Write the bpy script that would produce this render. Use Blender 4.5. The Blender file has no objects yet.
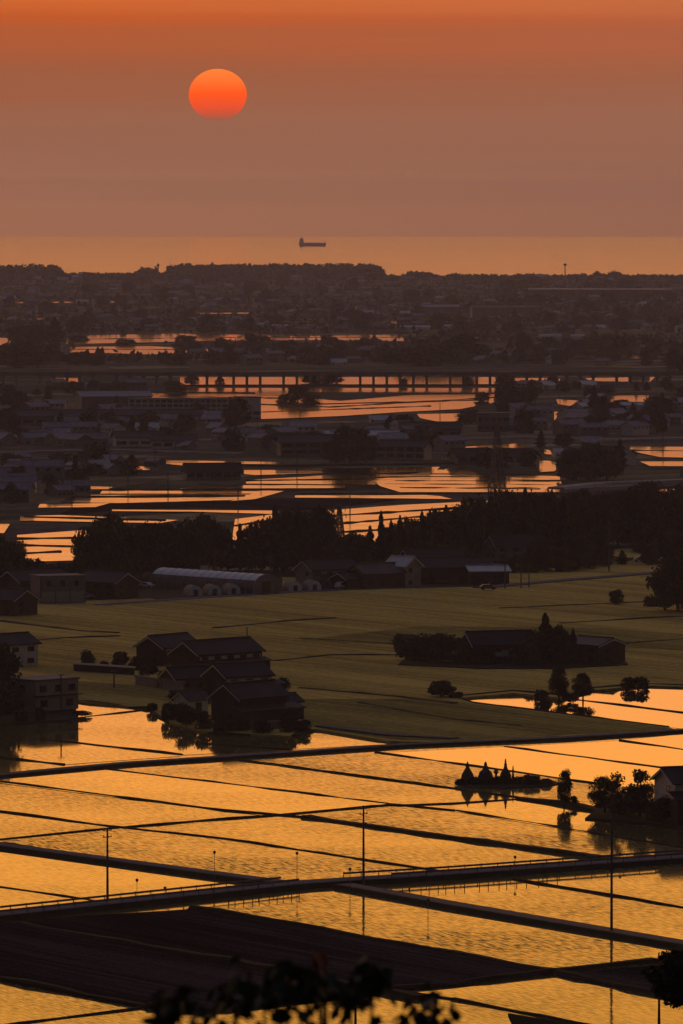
import bpy, math, random
from mathutils import Vector, Matrix
R = math.radians
rnd = random.Random(11)
scene = bpy.context.scene
COL = scene.collection

# ------------------------------------------------------------------ camera
CAMH = 100.0
FPX = 6270.0
PITCH = math.atan(307.0 / FPX)
cam_d = bpy.data.cameras.new('camera')
cam = bpy.data.objects.new('camera', cam_d); COL.objects.link(cam)
cam.location = (0, 0, CAMH)
cam.rotation_euler = (math.pi / 2 - PITCH, 0, 0)
cam_d.sensor_fit = 'VERTICAL'; cam_d.sensor_height = 36.0
cam_d.lens = FPX / 1024.0 * 36.0
cam_d.clip_start = 0.5; cam_d.clip_end = 400000
cam_d.dof.use_dof = True; cam_d.dof.focus_distance = 1100.0; cam_d.dof.aperture_fstop = 7.1
scene.camera = cam

def ray(px, py):
    a = (px - 341.5) / FPX; b = (512 - py) / FPX
    c, s = math.cos(PITCH), math.sin(PITCH)
    return Vector((a, c + b * s, -s + b * c))
def P(px, py, z=0.0):
    "point of the plain seen at that place of the photograph"
    d = ray(px, py); t = (z - CAMH) / d.z
    return Vector((d.x * t, d.y * t, z))
def at_dist(px, py, D):
    d = ray(px, py); t = D / d.y
    return Vector((0, 0, CAMH)) + d * t
def mpp(py):
    "metres per picture step on the plain"
    return P(341.5, py).y / FPX

# ------------------------------------------------------------------ mesh helpers
class MB:
    def __init__(s): s.v = []; s.f = []; s.m = []; s.mi = 0
    def add(s, vs, fs):
        b = len(s.v); s.v += [tuple(x) for x in vs]
        for f in fs: s.f.append(tuple(b + i for i in f)); s.m.append(s.mi)
    def box(s, x0, x1, y0, y1, z0, z1):
        s.add([(x0,y0,z0),(x1,y0,z0),(x1,y1,z0),(x0,y1,z0),(x0,y0,z1),(x1,y0,z1),(x1,y1,z1),(x0,y1,z1)],
              [(0,3,2,1),(4,5,6,7),(0,1,5,4),(1,2,6,5),(2,3,7,6),(3,0,4,7)])
    def tube(s, pts, rads, n=6, cap=True):
        pts = [Vector(p) for p in pts]; b = len(s.v)
        for i, p in enumerate(pts):
            t = (pts[min(i+1, len(pts)-1)] - pts[max(i-1, 0)])
            if t.length < 1e-6: t = Vector((0,0,1))
            t.normalize()
            u = t.cross(Vector((0.31,0.95,0.05))); 
            if u.length < 1e-3: u = t.cross(Vector((1,0,0)))
            u.normalize(); w = t.cross(u)
            for k in range(n):
                a = 2*math.pi*k/n
                s.v.append(tuple(p + (u*math.cos(a) + w*math.sin(a))*rads[i]))
        for i in range(len(pts)-1):
            for k in range(n):
                s.f.append((b+i*n+k, b+i*n+(k+1)%n, b+(i+1)*n+(k+1)%n, b+(i+1)*n+k)); s.m.append(s.mi)
        if cap:
            s.f.append(tuple(b+k for k in range(n))[::-1]); s.m.append(s.mi)
            e = b+(len(pts)-1)*n
            s.f.append(tuple(e+k for k in range(n))); s.m.append(s.mi)
    def lathe(s, prof, n=14, cx=0, cy=0):
        "prof: list of (radius, z)"
        b = len(s.v)
        for r, z in prof:
            for k in range(n):
                a = 2*math.pi*k/n; s.v.append((cx+r*math.cos(a), cy+r*math.sin(a), z))
        for i in range(len(prof)-1):
            for k in range(n):
                s.f.append((b+i*n+k, b+i*n+(k+1)%n, b+(i+1)*n+(k+1)%n, b+(i+1)*n+k)); s.m.append(s.mi)
        s.f.append(tuple(b+k for k in range(n))[::-1]); s.m.append(s.mi)
        e = b+(len(prof)-1)*n; s.f.append(tuple(e+k for k in range(n))); s.m.append(s.mi)
    def mesh(s, name, mats, smooth=False):
        me = bpy.data.meshes.new(name); me.from_pydata(s.v, [], s.f)
        for m in (mats if isinstance(mats, (list, tuple)) else [mats]): me.materials.append(m)
        if any(s.m): me.polygons.foreach_set('material_index', s.m)
        if smooth: me.polygons.foreach_set('use_smooth', [True]*len(me.polygons))
        me.update(); return me
    def build(s, name, mats, parent=None, smooth=False):
        return link(name, s.mesh(name, mats, smooth), parent)
def link(name, data, parent=None):
    o = bpy.data.objects.new(name, data); COL.objects.link(o)
    if parent: o.parent = parent
    return o
def tag(o, label=None, cat=None, group=None, kind=None):
    if label: o['label'] = label
    if cat: o['category'] = cat
    if group: o['group'] = group
    if kind: o['kind'] = kind
    return o
def empty(name, loc=(0,0,0), rz=0.0):
    o = bpy.data.objects.new(name, None); COL.objects.link(o)
    o.location = loc; o.rotation_euler = (0, 0, rz); o.empty_display_size = 1; return o
def copy_tree(o, parent=None):
    c = o.copy(); COL.objects.link(c); c.parent = parent
    for ch in KIDS.get(o.name, []): copy_tree_child(ch, c)
    return c
KIDS = {}
def copy_tree_child(ch, c):
    d = ch.copy(); COL.objects.link(d); d.parent = c
    for g in KIDS.get(ch.name, []): copy_tree_child(g, d)
def register(o):
    KIDS[o.name] = list(o.children)
    for c in o.children: register(c)

# ------------------------------------------------------------------ materials
def mat(name, col, rough=0.8, var=0.25, scale=1.0, spec=0.3, coord='Object', stretch=(1,1,1), col2=None, bump=0.0, metal=0.0):
    m = bpy.data.materials.new(name); m.use_nodes = True; nt = m.node_tree; N = nt.nodes; L = nt.links
    b = N['Principled BSDF']; b.inputs['Roughness'].default_value = rough
    b.inputs['Specular IOR Level'].default_value = spec; b.inputs['Metallic'].default_value = metal
    tc = N.new('ShaderNodeTexCoord'); mp = N.new('ShaderNodeMapping'); mp.inputs['Scale'].default_value = stretch
    nz = N.new('ShaderNodeTexNoise'); nz.inputs['Scale'].default_value = scale; nz.inputs['Detail'].default_value = 5
    rp = N.new('ShaderNodeValToRGB'); c2 = col2 or tuple(c*(1-var) for c in col)
    rp.color_ramp.elements[0].position = 0.35; rp.color_ramp.elements[1].position = 0.65
    rp.color_ramp.elements[0].color = (*c2, 1); rp.color_ramp.elements[1].color = (*[min(1, c*(1+var*0.4)) for c in col], 1)
    L.new(tc.outputs[coord], mp.inputs[0]); L.new(mp.outputs[0], nz.inputs['Vector'])
    L.new(nz.outputs['Fac'], rp.inputs[0]); L.new(rp.outputs[0], b.inputs['Base Color'])
    if bump:
        bp = N.new('ShaderNodeBump'); bp.inputs['Distance'].default_value = bump
        L.new(nz.outputs['Fac'], bp.inputs['Height']); L.new(bp.outputs[0], b.inputs['Normal'])
    return m

M = {}
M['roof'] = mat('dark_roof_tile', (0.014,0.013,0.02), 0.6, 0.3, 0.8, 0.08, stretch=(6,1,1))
M['roof_grey'] = mat('grey_roof_tile', (0.045,0.042,0.055), 0.65, 0.3, 0.7, 0.08, stretch=(6,1,1))
M['roof_brown'] = mat('brown_roof_metal', (0.05,0.026,0.024), 0.6, 0.3, 0.7)
M['roof_blue'] = mat('blue_grey_roof_metal', (0.12,0.16,0.2), 0.6, 0.2, 0.4)
M['roof_pale'] = mat('pale_sheet_roof', (0.5,0.5,0.52), 0.5, 0.15, 0.3)
M['wall_white'] = mat('white_plaster', (0.66,0.65,0.66), 0.85, 0.15, 0.9)
M['wall_beige'] = mat('beige_plaster', (0.44,0.38,0.33), 0.85, 0.15, 0.9)
M['wall_grey'] = mat('grey_siding', (0.2,0.19,0.22), 0.85, 0.2, 0.9)
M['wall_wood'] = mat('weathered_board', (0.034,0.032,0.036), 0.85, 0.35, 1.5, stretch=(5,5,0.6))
M['wall_brown'] = mat('brown_siding', (0.075,0.062,0.06), 0.85, 0.25, 1.2)
M['concrete'] = mat('concrete', (0.3,0.29,0.29), 0.85, 0.2, 0.3)
M['conc_dark'] = mat('weathered_concrete', (0.19,0.175,0.19), 0.85, 0.25, 0.2)
M['asphalt'] = mat('asphalt', (0.13,0.13,0.17), 0.85, 0.3, 0.5, 0.05)
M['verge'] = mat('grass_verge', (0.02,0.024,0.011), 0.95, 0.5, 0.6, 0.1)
M['metal'] = mat('galvanised_metal', (0.33,0.33,0.36), 0.5, 0.15, 3, 0.5, metal=0.3)
M['rail'] = mat('dull_rail_metal', (0.16,0.16,0.18), 0.55, 0.2, 2, 0.5)
M['pole'] = mat('pole_concrete', (0.09,0.085,0.085), 0.8, 0.2, 1.5)
M['leaf_far'] = mat('hazy_foliage', (0.13,0.125,0.09), 0.9, 0.6, 0.15, 0.1)  # distance haze put into the leaf colour, lighter than the near foliage
M['roof_far'] = mat('hazed_tile', (0.22,0.20,0.25), 0.7, 0.3, 0.3, 0.2)  # dark roof paled for the far town, haze painted into its colour
M['roof_far2'] = mat('hazed_tile_pale', (0.36,0.33,0.38), 0.7, 0.3, 0.3, 0.2)  # grey roof lifted likewise, distance haze painted into the tile colour
M['glass'] = mat('window_glass', (0.02,0.02,0.025), 0.15, 0.1, 1, 0.5)
M['bark'] = mat('bark', (0.045,0.033,0.025), 0.95, 0.4, 3, 0.1)
M['leaf'] = mat('leaf_dark', (0.042,0.055,0.022), 0.8, 0.5, 0.4, 0.15)
M['leaf_b'] = mat('leaf_olive', (0.06,0.065,0.028), 0.8, 0.5, 0.4, 0.15)
M['needle'] = mat('needle_dark', (0.026,0.038,0.018), 0.9, 0.4, 0.4, 0.1)
M['film'] = mat('greenhouse_film', (0.8,0.8,0.85), 0.5, 0.15, 0.4, 0.3, stretch=(3,0.3,0.3))
M['film_dark'] = mat('dark_film', (0.07,0.065,0.08), 0.6, 0.3, 0.8)  # darker film for greenhouse sides and small hoop house roofs
M['hull'] = mat('ship_hull', (0.16,0.06,0.07), 0.6, 0.2, 0.05)
M['hull_b'] = mat('ship_upperworks', (0.35,0.33,0.4), 0.6, 0.2, 0.05)
M['stone'] = mat('dark_stone', (0.07,0.07,0.08), 0.8, 0.3, 2)
M['car'] = mat('car_paint', (0.45,0.46,0.5), 0.35, 0.05, 2, 0.5)
M['car_dark'] = mat('dark_car_paint', (0.03,0.035,0.06), 0.35, 0.05, 2, 0.5)
M['rubber'] = mat('rubber', (0.02,0.02,0.02), 0.9, 0.1, 2, 0.2)
M['cherry'] = mat('cherry_leaf', (0.045,0.05,0.022), 0.7, 0.4, 6, 0.3)
M['cherry_red'] = mat('reddish_leaf', (0.16,0.045,0.025), 0.7, 0.3, 6, 0.3)

def field_mat(name, a, b, ang, line=0.28, fine=1.0, dark=0.55):
    "crop in drilled rows: rows run along the angle; broad drifts of ripeness over them"
    m = bpy.data.materials.new(name); m.use_nodes = True; nt = m.node_tree; N = nt.nodes; L = nt.links
    bs = N['Principled BSDF']; bs.inputs['Roughness'].default_value = 0.95; bs.inputs['Specular IOR Level'].default_value = 0.0
    tc = N.new('ShaderNodeTexCoord')
    def noise(rot, sc, scale, detail=4):
        mp = N.new('ShaderNodeMapping'); mp.vector_type = 'TEXTURE'; mp.inputs['Rotation'].default_value = (0,0,rot); mp.inputs['Scale'].default_value = tuple(1/q for q in sc)
        nz = N.new('ShaderNodeTexNoise'); nz.inputs['Scale'].default_value = scale; nz.inputs['Detail'].default_value = detail
        L.new(tc.outputs['Object'], mp.inputs[0]); L.new(mp.outputs[0], nz.inputs['Vector']); return nz.outputs['Fac']
    big = noise(ang, (0.10, 1, 1), 0.05, 3)
    mid = noise(ang, (0.03, 1.2, 1), line, 4)
    gr = noise(0, (1,1,1), fine, 3)
    mth = N.new('ShaderNodeMath'); mth.operation = 'MULTIPLY_ADD'; L.new(mid, mth.inputs[0]); mth.inputs[1].default_value = 0.40
    m2 = N.new('ShaderNodeMath'); m2.operation = 'MULTIPLY_ADD'; L.new(big, m2.inputs[0]); m2.inputs[1].default_value = 0.50
    m3 = N.new('ShaderNodeMath'); m3.operation = 'MULTIPLY'; L.new(gr, m3.inputs[0]); m3.inputs[1].default_value = 0.35
    L.new(m3.outputs[0], m2.inputs[2]); L.new(m2.outputs[0], mth.inputs[2])
    rp = N.new('ShaderNodeValToRGB'); e = rp.color_ramp.elements
    e[0].position = 0.50; e[0].color = (*[c*dark for c in b], 1); e[1].position = 0.73; e[1].color = (*a, 1)
    k = e.new(0.60); k.color = (*b, 1)
    L.new(mth.outputs[0], rp.inputs[0]); L.new(rp.outputs[0], bs.inputs['Base Color']); return m
M['barley'] = field_mat('ripening_barley', (0.72,0.53,0.14), (0.48,0.355,0.095), R(-57), 0.35, 0.9, 0.66)
M['soil'] = field_mat('ploughed_soil', (0.06,0.045,0.052), (0.014,0.011,0.014), R(-57), 0.7, 2.0, 0.4)
M['turf'] = field_mat('rough_turf', (0.045,0.055,0.022), (0.025,0.032,0.015), R(-57), 0.2)
M['stubble'] = field_mat('fallow_field', (0.26,0.22,0.12), (0.15,0.125,0.08), R(43), 0.12, 0.3)

def ground_mat():
    m = bpy.data.materials.new('plain_patchwork'); m.use_nodes = True; nt = m.node_tree; N = nt.nodes; L = nt.links
    bs = N['Principled BSDF']; bs.inputs['Roughness'].default_value = 0.95; bs.inputs['Specular IOR Level'].default_value = 0.0
    tc = N.new('ShaderNodeTexCoord'); mp = N.new('ShaderNodeMapping'); mp.vector_type = 'TEXTURE'; mp.inputs['Rotation'].default_value = (0,0,R(43)); mp.inputs['Scale'].default_value = (60,26,1)
    vo = N.new('ShaderNodeTexVoronoi'); vo.distance = 'CHEBYCHEV'; vo.inputs['Scale'].default_value = 1; vo.inputs['Randomness'].default_value = 0.6
    L.new(tc.outputs['Object'], mp.inputs[0]); L.new(mp.outputs[0], vo.inputs['Vector'])
    sp = N.new('ShaderNodeSeparateColor'); L.new(vo.outputs['Color'], sp.inputs[0])
    rp = N.new('ShaderNodeValToRGB'); rp.color_ramp.interpolation = 'CONSTANT'; e = rp.color_ramp.elements
    e[0].position = 0; e[0].color = (0.10,0.10,0.065,1); e[1].position = 0.9; e[1].color = (0.36,0.29,0.17,1)
    for p, c in ((0.3,(0.15,0.14,0.10)),(0.5,(0.13,0.105,0.11)),(0.68,(0.19,0.18,0.11)),(0.8,(0.09,0.09,0.07))):
        k = e.new(p); k.color = (*c, 1)
    L.new(sp.outputs[0], rp.inputs[0])
    nz = N.new('ShaderNodeTexNoise'); nz.inputs['Scale'].default_value = 0.15; nz.inputs['Detail'].default_value = 6
    L.new(tc.outputs['Object'], nz.inputs['Vector'])
    mx = N.new('ShaderNodeMix'); mx.data_type = 'RGBA'; mx.blend_type = 'MULTIPLY'; mx.inputs[0].default_value = 0.7
    r2 = N.new('ShaderNodeValToRGB'); r2.color_ramp.elements[0].position = 0.3; r2.color_ramp.elements[0].color = (0.3,0.3,0.3,1)
    r2.color_ramp.elements[1].position = 0.65; r2.color_ramp.elements[1].color = (1.2,1.2,1.2,1)
    L.new(nz.outputs['Fac'], r2.inputs[0]); L.new(rp.outputs[0], mx.inputs[6]); L.new(r2.outputs[0], mx.inputs[7])
    L.new(mx.outputs[2], bs.inputs['Base Color']); return m
M['ground'] = ground_mat()

def water_mat(name, ripple, rscale, rough, seed_amt=0.0, stretch=(1,1,1), mud=(0.02,0.016,0.01), low=0.0):
    m = bpy.data.materials.new(name); m.use_nodes = True; nt = m.node_tree; N = nt.nodes; L = nt.links
    b = N['Principled BSDF']; b.inputs['Base Color'].default_value = (*mud, 1); b.inputs['Roughness'].default_value = rough
    b.inputs['IOR'].default_value = 1.33
    tc = N.new('ShaderNodeTexCoord'); mp = N.new('ShaderNodeMapping'); mp.inputs['Scale'].default_value = stretch
    L.new(tc.outputs['Object'], mp.inputs[0])
    nz = N.new('ShaderNodeTexNoise'); nz.inputs['Scale'].default_value = rscale; nz.inputs['Detail'].default_value = 3
    L.new(mp.outputs[0], nz.inputs['Vector'])
    h = nz.outputs['Fac']
    bp = N.new('ShaderNodeBump'); bp.inputs['Distance'].default_value = ripple; bp.inputs['Strength'].default_value = 1
    L.new(h, bp.inputs['Height']); L.new(bp.outputs[0], b.inputs['Normal'])
    if seed_amt:
        # rows of young rice standing through the water
        n2 = N.new('ShaderNodeTexNoise'); n2.inputs['Scale'].default_value = 1.1; n2.inputs['Detail'].default_value = 2
        mp2 = N.new('ShaderNodeMapping'); mp2.vector_type = 'TEXTURE'; mp2.inputs['Rotation'].default_value = (0,0,R(-62)); mp2.inputs['Scale'].default_value = (2.6,0.42,1)
        L.new(tc.outputs['Object'], mp2.inputs[0]); L.new(mp2.outputs[0], n2.inputs['Vector'])
        n3 = N.new('ShaderNodeTexNoise'); n3.inputs['Scale'].default_value = 0.03; n3.inputs['Detail'].default_value = 3
        L.new(tc.outputs['Object'], n3.inputs['Vector'])
        mr = N.new('ShaderNodeMapRange'); mr.inputs[1].default_value = 0.38; mr.inputs[2].default_value = 0.68
        mr.inputs[3].default_value = 0.28*seed_amt; mr.inputs[4].default_value = seed_amt*1.45
        L.new(n2.outputs['Fac'], mr.inputs[0])
        mr3 = N.new('ShaderNodeMapRange'); mr3.inputs[1].default_value = 0.35; mr3.inputs[2].default_value = 0.65
        mr3.inputs[3].default_value = 0.6; mr3.inputs[4].default_value = 1.3; L.new(n3.outputs['Fac'], mr3.inputs[0])
        mu = N.new('ShaderNodeMath'); mu.operation = 'MULTIPLY'; L.new(mr.outputs[0], mu.inputs[0]); L.new(mr3.outputs[0], mu.inputs[1])
        df = N.new('ShaderNodeBsdfPrincipled'); df.inputs['Base Color'].default_value = (0.16,0.15,0.03,1); df.inputs['Roughness'].default_value = 0.9
        df.inputs['Specular IOR Level'].default_value = 0.1
        ms = N.new('ShaderNodeMixShader'); L.new(mu.outputs[0], ms.inputs[0]); L.new(b.outputs[0], ms.inputs[1]); L.new(df.outputs[0], ms.inputs[2])
        L.new(ms.outputs[0], N['Material Output'].inputs[0])
    return m
M['water_rough'] = water_mat('paddy_water_planted', 0.004, 2.2, 0.05, 0.46, (1,0.22,1))
M['water_mid'] = water_mat('paddy_water_thinly_planted', 0.004, 1.8, 0.04, 0.26, (1,0.22,1))
M['water_dense'] = water_mat('paddy_water_densely_planted', 0.005, 2.6, 0.06, 0.60, (1,0.22,1))
M['water_calm'] = water_mat('paddy_water_still', 0.006, 0.05, 0.02, 0.0)
M['water_far'] = water_mat('paddy_water_distant', 0.05, 0.08, 0.06, 0.0)
M['sea'] = water_mat('sea_swell', 0.6, 0.02, 0.12, 0.0, (0.6,1.2,1), (0.01,0.012,0.015))

def seg(name, pts, z, m, kind='structure', thick=0.0):
    "flat sheet over a traced outline, on the plain"
    mb = MB(); ps = [P(x, y, z) for x, y in pts]
    c = sum(ps, Vector())/len(ps); ps = [p - Vector((c.x, c.y, 0)) for p in ps]
    area = sum(ps[i].x*ps[(i+1)%len(ps)].y - ps[(i+1)%len(ps)].x*ps[i].y for i in range(len(ps)))
    if area < 0: ps = ps[::-1]
    n = len(ps)
    if thick:
        mb.add(ps + [p - Vector((0,0,thick)) for p in ps], [tuple(range(n))] + [(i, n+i, n+(i+1)%n, (i+1)%n) for i in range(n)])
    else: mb.add(ps, [tuple(range(n))])
    o = mb.build(name, m); o.location = (c.x, c.y, 0)
    return tag(o, kind=kind)

def strip(name, pts, w, h, m, slope=0.35, z0=0.02, wob=0.0):
    "bank or road: raised strip with battered sides along traced points"
    ps = [P(x, y, 0) for x, y in pts]
    if wob:
        q = [ps[0]]
        for a, b in zip(ps, ps[1:]):
            n = max(1, int((b-a).length/6))
            for i in range(1, n+1):
                p = a.lerp(b, i/n)
                if i < n: p += Vector((rnd.uniform(-1,1), rnd.uniform(-1,1), 0))*wob*0.5
                q.append(p)
        ps = q
    c = ps[len(ps)//2].copy(); mb = MB(); b = 0; vs = []
    for i, p in enumerate(ps):
        t = (ps[min(i+1,len(ps)-1)] - ps[max(i-1,0)]).normalized(); nrm = Vector((-t.y, t.x, 0))
        hh = h*(1 + (rnd.uniform(-0.6,0.9)*wob if wob else 0)); ww = w*(1 + (rnd.uniform(-0.35,0.35) if wob else 0))/2
        p = p - c
        vs += [p + nrm*(ww+hh*slope*2) + Vector((0,0,z0)), p + nrm*ww + Vector((0,0,hh)), p - nrm*ww + Vector((0,0,hh)), p - nrm*(ww+hh*slope*2) + Vector((0,0,z0))]
    fs = []
    for i in range(len(ps)-1):
        for k in range(3): fs.append((4*i+k, 4*i+k+1, 4*i+5+k, 4*i+4+k))
    fs += [(0,1,2,3), tuple(4*(len(ps)-1)+k for k in (3,2,1,0))]
    mb.add(vs, fs); o = mb.build(name, m); o.location = c
    return tag(o, kind='structure')

# ------------------------------------------------------------------ land and sea
SHORE = P(341, 275.5).y
mb = MB(); mb.add([(-9000,-400,0),(9000,-400,0),(9000,SHORE+300,0),(4000,SHORE+60,0),(600,SHORE,0),(300,SHORE-60,0),(60,SHORE+30,0),(-330,SHORE+60,0),(-430,SHORE-10,0),(-900,SHORE+200,0),(-9000,SHORE+500,0)],[tuple(range(11))])
tag(mb.build('ground', M['ground']), kind='structure')
mb = MB(); mb.add([(-9000,SHORE-700,-1.0),(9000,SHORE-700,-1.0),(9000,19800,-1.0),(-9000,19800,-1.0)],[(0,1,2,3)])
tag(mb.build('sea', M['sea']), kind='structure')
# hillside under the viewpoint
mb = MB(); nx, ny = 40, 46; vs = []
for j in range(ny+1):
    y = -380 + j*22.0
    for i in range(nx+1):
        x = -700 + i*35.0
        base = 98.2 if y < 2 else 98.2 - 0.182*(y-2)
        if y < -60: base = 98.2 + (-(y+60))*0.03
        z = base - abs(x)*0.03 + (1.2*math.sin(x*0.021+1.3)*math.cos(y*0.017) - 1.2)*min(1, (abs(x)+abs(y))/60)
        vs.append((x, y, max(z, -0.6)))
mb.add(vs, [(j*(nx+1)+i, j*(nx+1)+i+1, (j+1)*(nx+1)+i+1, (j+1)*(nx+1)+i) for j in range(ny) for i in range(nx)])
tag(mb.build('hillside', M['turf'], smooth=True), kind='structure')

# near water sheet and the fields round it
seg('paddy_water', [(-260,683),(900,683),(1100,1180),(-500,1180)], 0.06, M['water_rough'])
smooth = [ # stiller, unplanted paddies
 ('water_calm', [(455,699),(513,694),(568,699),(760,724),(760,738),(668,727)]),
 ('water_calm', [(568,698),(592,690),(650,686),(760,692),(760,722)]),
 ('water_calm', [(376,753.5),(505,747),(620,741),(683,734),(760,729),(760,805),(598,784)]),
 ('water_mid', [(0,719),(72,702),(150,709),(215,730),(300,737),(390,744),(182,755),(-80,729),(-80,716)]),
 ('water_mid', [(0,736),(182,756),(64,764.5),(0,758),(-80,750),(-80,729)]),
 ('water_mid', [(94,768.5),(228,784),(387,803.8),(309,813),(268,816),(0,783),(-80,775)]),
 ('water_dense', [(240,760.8),(376,753.6),(455,764.3),(560,779),(564,803.5),(455,788.8)]),
 ('water_dense', [(0,841),(121,828.5),(225,840),(440,872),(302,885),(225,876)]),
 ('water_dense', [(194,909),(302,895),(350,895),(455,915),(650,947),(648,966),(554,971),(455,953)]),
 ('water_dense', [(306,817.5),(373,808),(387,806),(455,812),(683,848.5),(760,862),(700,858),(615,861),(455,838.5)]),
 ('water_mid', [(-80,848),(0,852),(225,884),(225,890),(0,915),(-80,924)]),
 ('water_mid', [(455,805),(520,800),(760,850),(760,860),(455,811.5)]),
]
for i_, (mname, pts) in enumerate(smooth): seg('paddy_water', pts, 0.09+0.006*i_, M[mname])
barley = [(-120,706),(0,704),(72,700.5),(150,708),(170,722),(205,731),(290,736),(300,728),(322,729.5),(390,741),(455,742.5),(674,729),(668,727),(473,703),(458,698),(513,693),(567,698),(592,690),(650,685.5),(800,690),(800,558),(510,563),(500,576),(300,588),(100,600),(-120,612)]
seg('barley_field', barley, 0.45, M['barley'], thick=0.5)
M['barley_green'] = field_mat('unripe_barley', (0.46,0.37,0.10), (0.28,0.225,0.065), R(-57), 0.35, 0.9, 0.6)
seg('barley_field', [(296,699),(440,699),(473,703.8),(664,727),(668,728.6),(455,740.5),(392,739.5),(322,728.5),(303,724)], 0.50, M['barley_green'])
seg('barley_field', [(76,681),(190,688),(205,702),(165,709),(150,706.5),(74,699.5)], 0.50, M['barley_green'])
seg('barley_field', [(300,640),(520,652),(640,648),(760,655),(760,640),(600,628),(420,626)], 0.50, M['barley_green'])
seg('ploughed_field', [(-60,927),(0,921),(192,909),(455,954),(553,972),(455,984),(360,993),(225,1010),(147,1007),(0,979),(-60,967)], 0.35, M['soil'], thick=0.4)
seg('ploughed_field', [(556,974),(655,965),(760,961),(760,1018),(683,999)], 0.3, M['soil'], thick=0.4)
seg('grass_field', [(508,1013),(574,1024),(760,1050),(760,1090),(540,1080)], 0.3, M['turf'], thick=0.4)
seg('farm_plot', [(150,712),(165,702),(200,690),(300,700),(318,728),(300,735),(215,733),(170,722)], 0.42, M['verge'], thick=0.8)
seg('farm_plot', [(-60,724),(-60,690),(60,692),(78,700),(73,719),(30,722),(0,724)], 0.42, M['verge'], thick=0.8)
seg('farm_plot', [(585,818),(600,806),(760,812),(760,842),(683,826),(640,822)], 0.42, M['verge'], thick=0.7)
seg('farm_plot', [(398,664),(410,655),(620,655),(628,664),(560,668),(480,668)], 0.7, M['verge'], thick=0.8)
seg('farm_plot', [(-60,606),(150,598),(160,600),(290,592),(400,588),(505,586),(500,570),(-60,570)], 0.5, M['verge'], thick=0.6)
seg('ploughed_field', [(-60,470),(170,479),(60,497),(30,505),(-60,508)], 0.2, M['stubble'])
seg('ploughed_field', [(90,500),(360,498),(400,500),(300,511),(190,507),(60,514)], 0.22, M['soil'])

# banks (thin lines) ------------------------------------------------
for pts in [[(0,324),(120,322),(122,325),(0,327)],[(130,329),(200,328),(205,330.5),(135,331)],[(440,322),(490,322),(492,325),(440,325)],[(500,331),(545,330),(548,333),(500,334)],[(300,293),(360,292.5),(362,294),(300,295)],
            [(60,291),(150,290),(150,292),(60,293)],[(180,300),(260,299.5),(260,301),(180,302)],[(620,318),(700,317),(700,320),(620,321)],[(390,288),(470,287.6),(470,289),(390,289.6)],[(480,357),(600,355),(600,358),(480,360)],
            [(20,352),(66,351),(66,355),(20,356)],[(230,352),(330,350),(330,354),(230,356)],[(410,345),(470,344),(470,348),(410,349)],[(620,340),(683,339),(683,343),(620,344)]]:
    seg('farm_field', pts, 0.27, M['stubble'])
thin = [
 [(-40,730),(0,735),(182,755)], [(-40,753),(0,758),(64,765)], [(72,719),(141,711)],
 [(94,768),(230,784.5),(387,804),(455,811),(683,848),(720,855)],
 [(-40,777),(0,782),(225,811),(306,818)], [(-40,806),(0,812),(121,828),(230,840),(440,872)],
 [(-40,881),(0,888),(98,902)], [(-40,843),(0,840),(121,828),(230,819),(269,816.5),(373,807),(455,804),(520,800)],
 [(505,747),(668,769),(720,776)], [(376,753),(455,764),(598,784)], [(240,760.5),(455,789),(564,804)],
 [(620,741),(683,750),(730,757)], [(567,699),(683,713),(730,719)], [(515,880),(683,908),(730,916)],
 [(453,1000),(574,1023),(640,1036)], [(400,992),(453,1000)], [(148,1008),(20,1024),(-60,1036)],
 [(200,744),(290,750)], [(458,698),(473,703),(668,727)],
]
for pts in thin: strip('paddy_bank', pts, 0.5, 0.24, M['verge'], wob=0.5)
for pts, w, h in [([(306,818),(455,839),(615,861)], 1.4, 0.42), ([(20,926),(230,962),(420,1000)], 1.0, 0.55),
                  ([(192,909),(455,954.5),(554,973),(683,1001),(730,1011)], 0.8, 0.5), ([(554,973),(455,985),(360,993),(200,1012),(148,1008)], 0.9, 0.5),
                  ([(0,980),(148,1008)], 0.8, 0.5), ([(520,800),(564,805),(600,812),(683,828),(740,838)], 1.6, 0.5),
                  ([(554,973),(655,963)], 1.2, 0.5), ([(72,702),(150,710)], 1.2, 0.5), ([(458,698),(513,693),(567,698),(592,690),(650,686),(760,690)], 1.0, 0.55)]:
    strip('paddy_bank', pts, w, h, M['verge'], wob=0.5)
for pts in [[(-60,618),(0,623),(85,633),(118,635)], [(0,645),(62,640),(120,638)], [(215,630),(285,623),(335,620)], [(275,663),(330,657),(400,657)], [(617,646),(683,641),(740,637)],
            [(80,668),(190,676),(280,683)], [(360,705),(455,722),(520,728)], [(300,690),(400,699),(455,706)], [(300,640),(460,650)], [(500,610),(683,602)], [(560,625),(683,618)]]:
    strip('field_path', pts, 0.9, 0.62, M['verge'], z0=0.44, wob=0.25)

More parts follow.
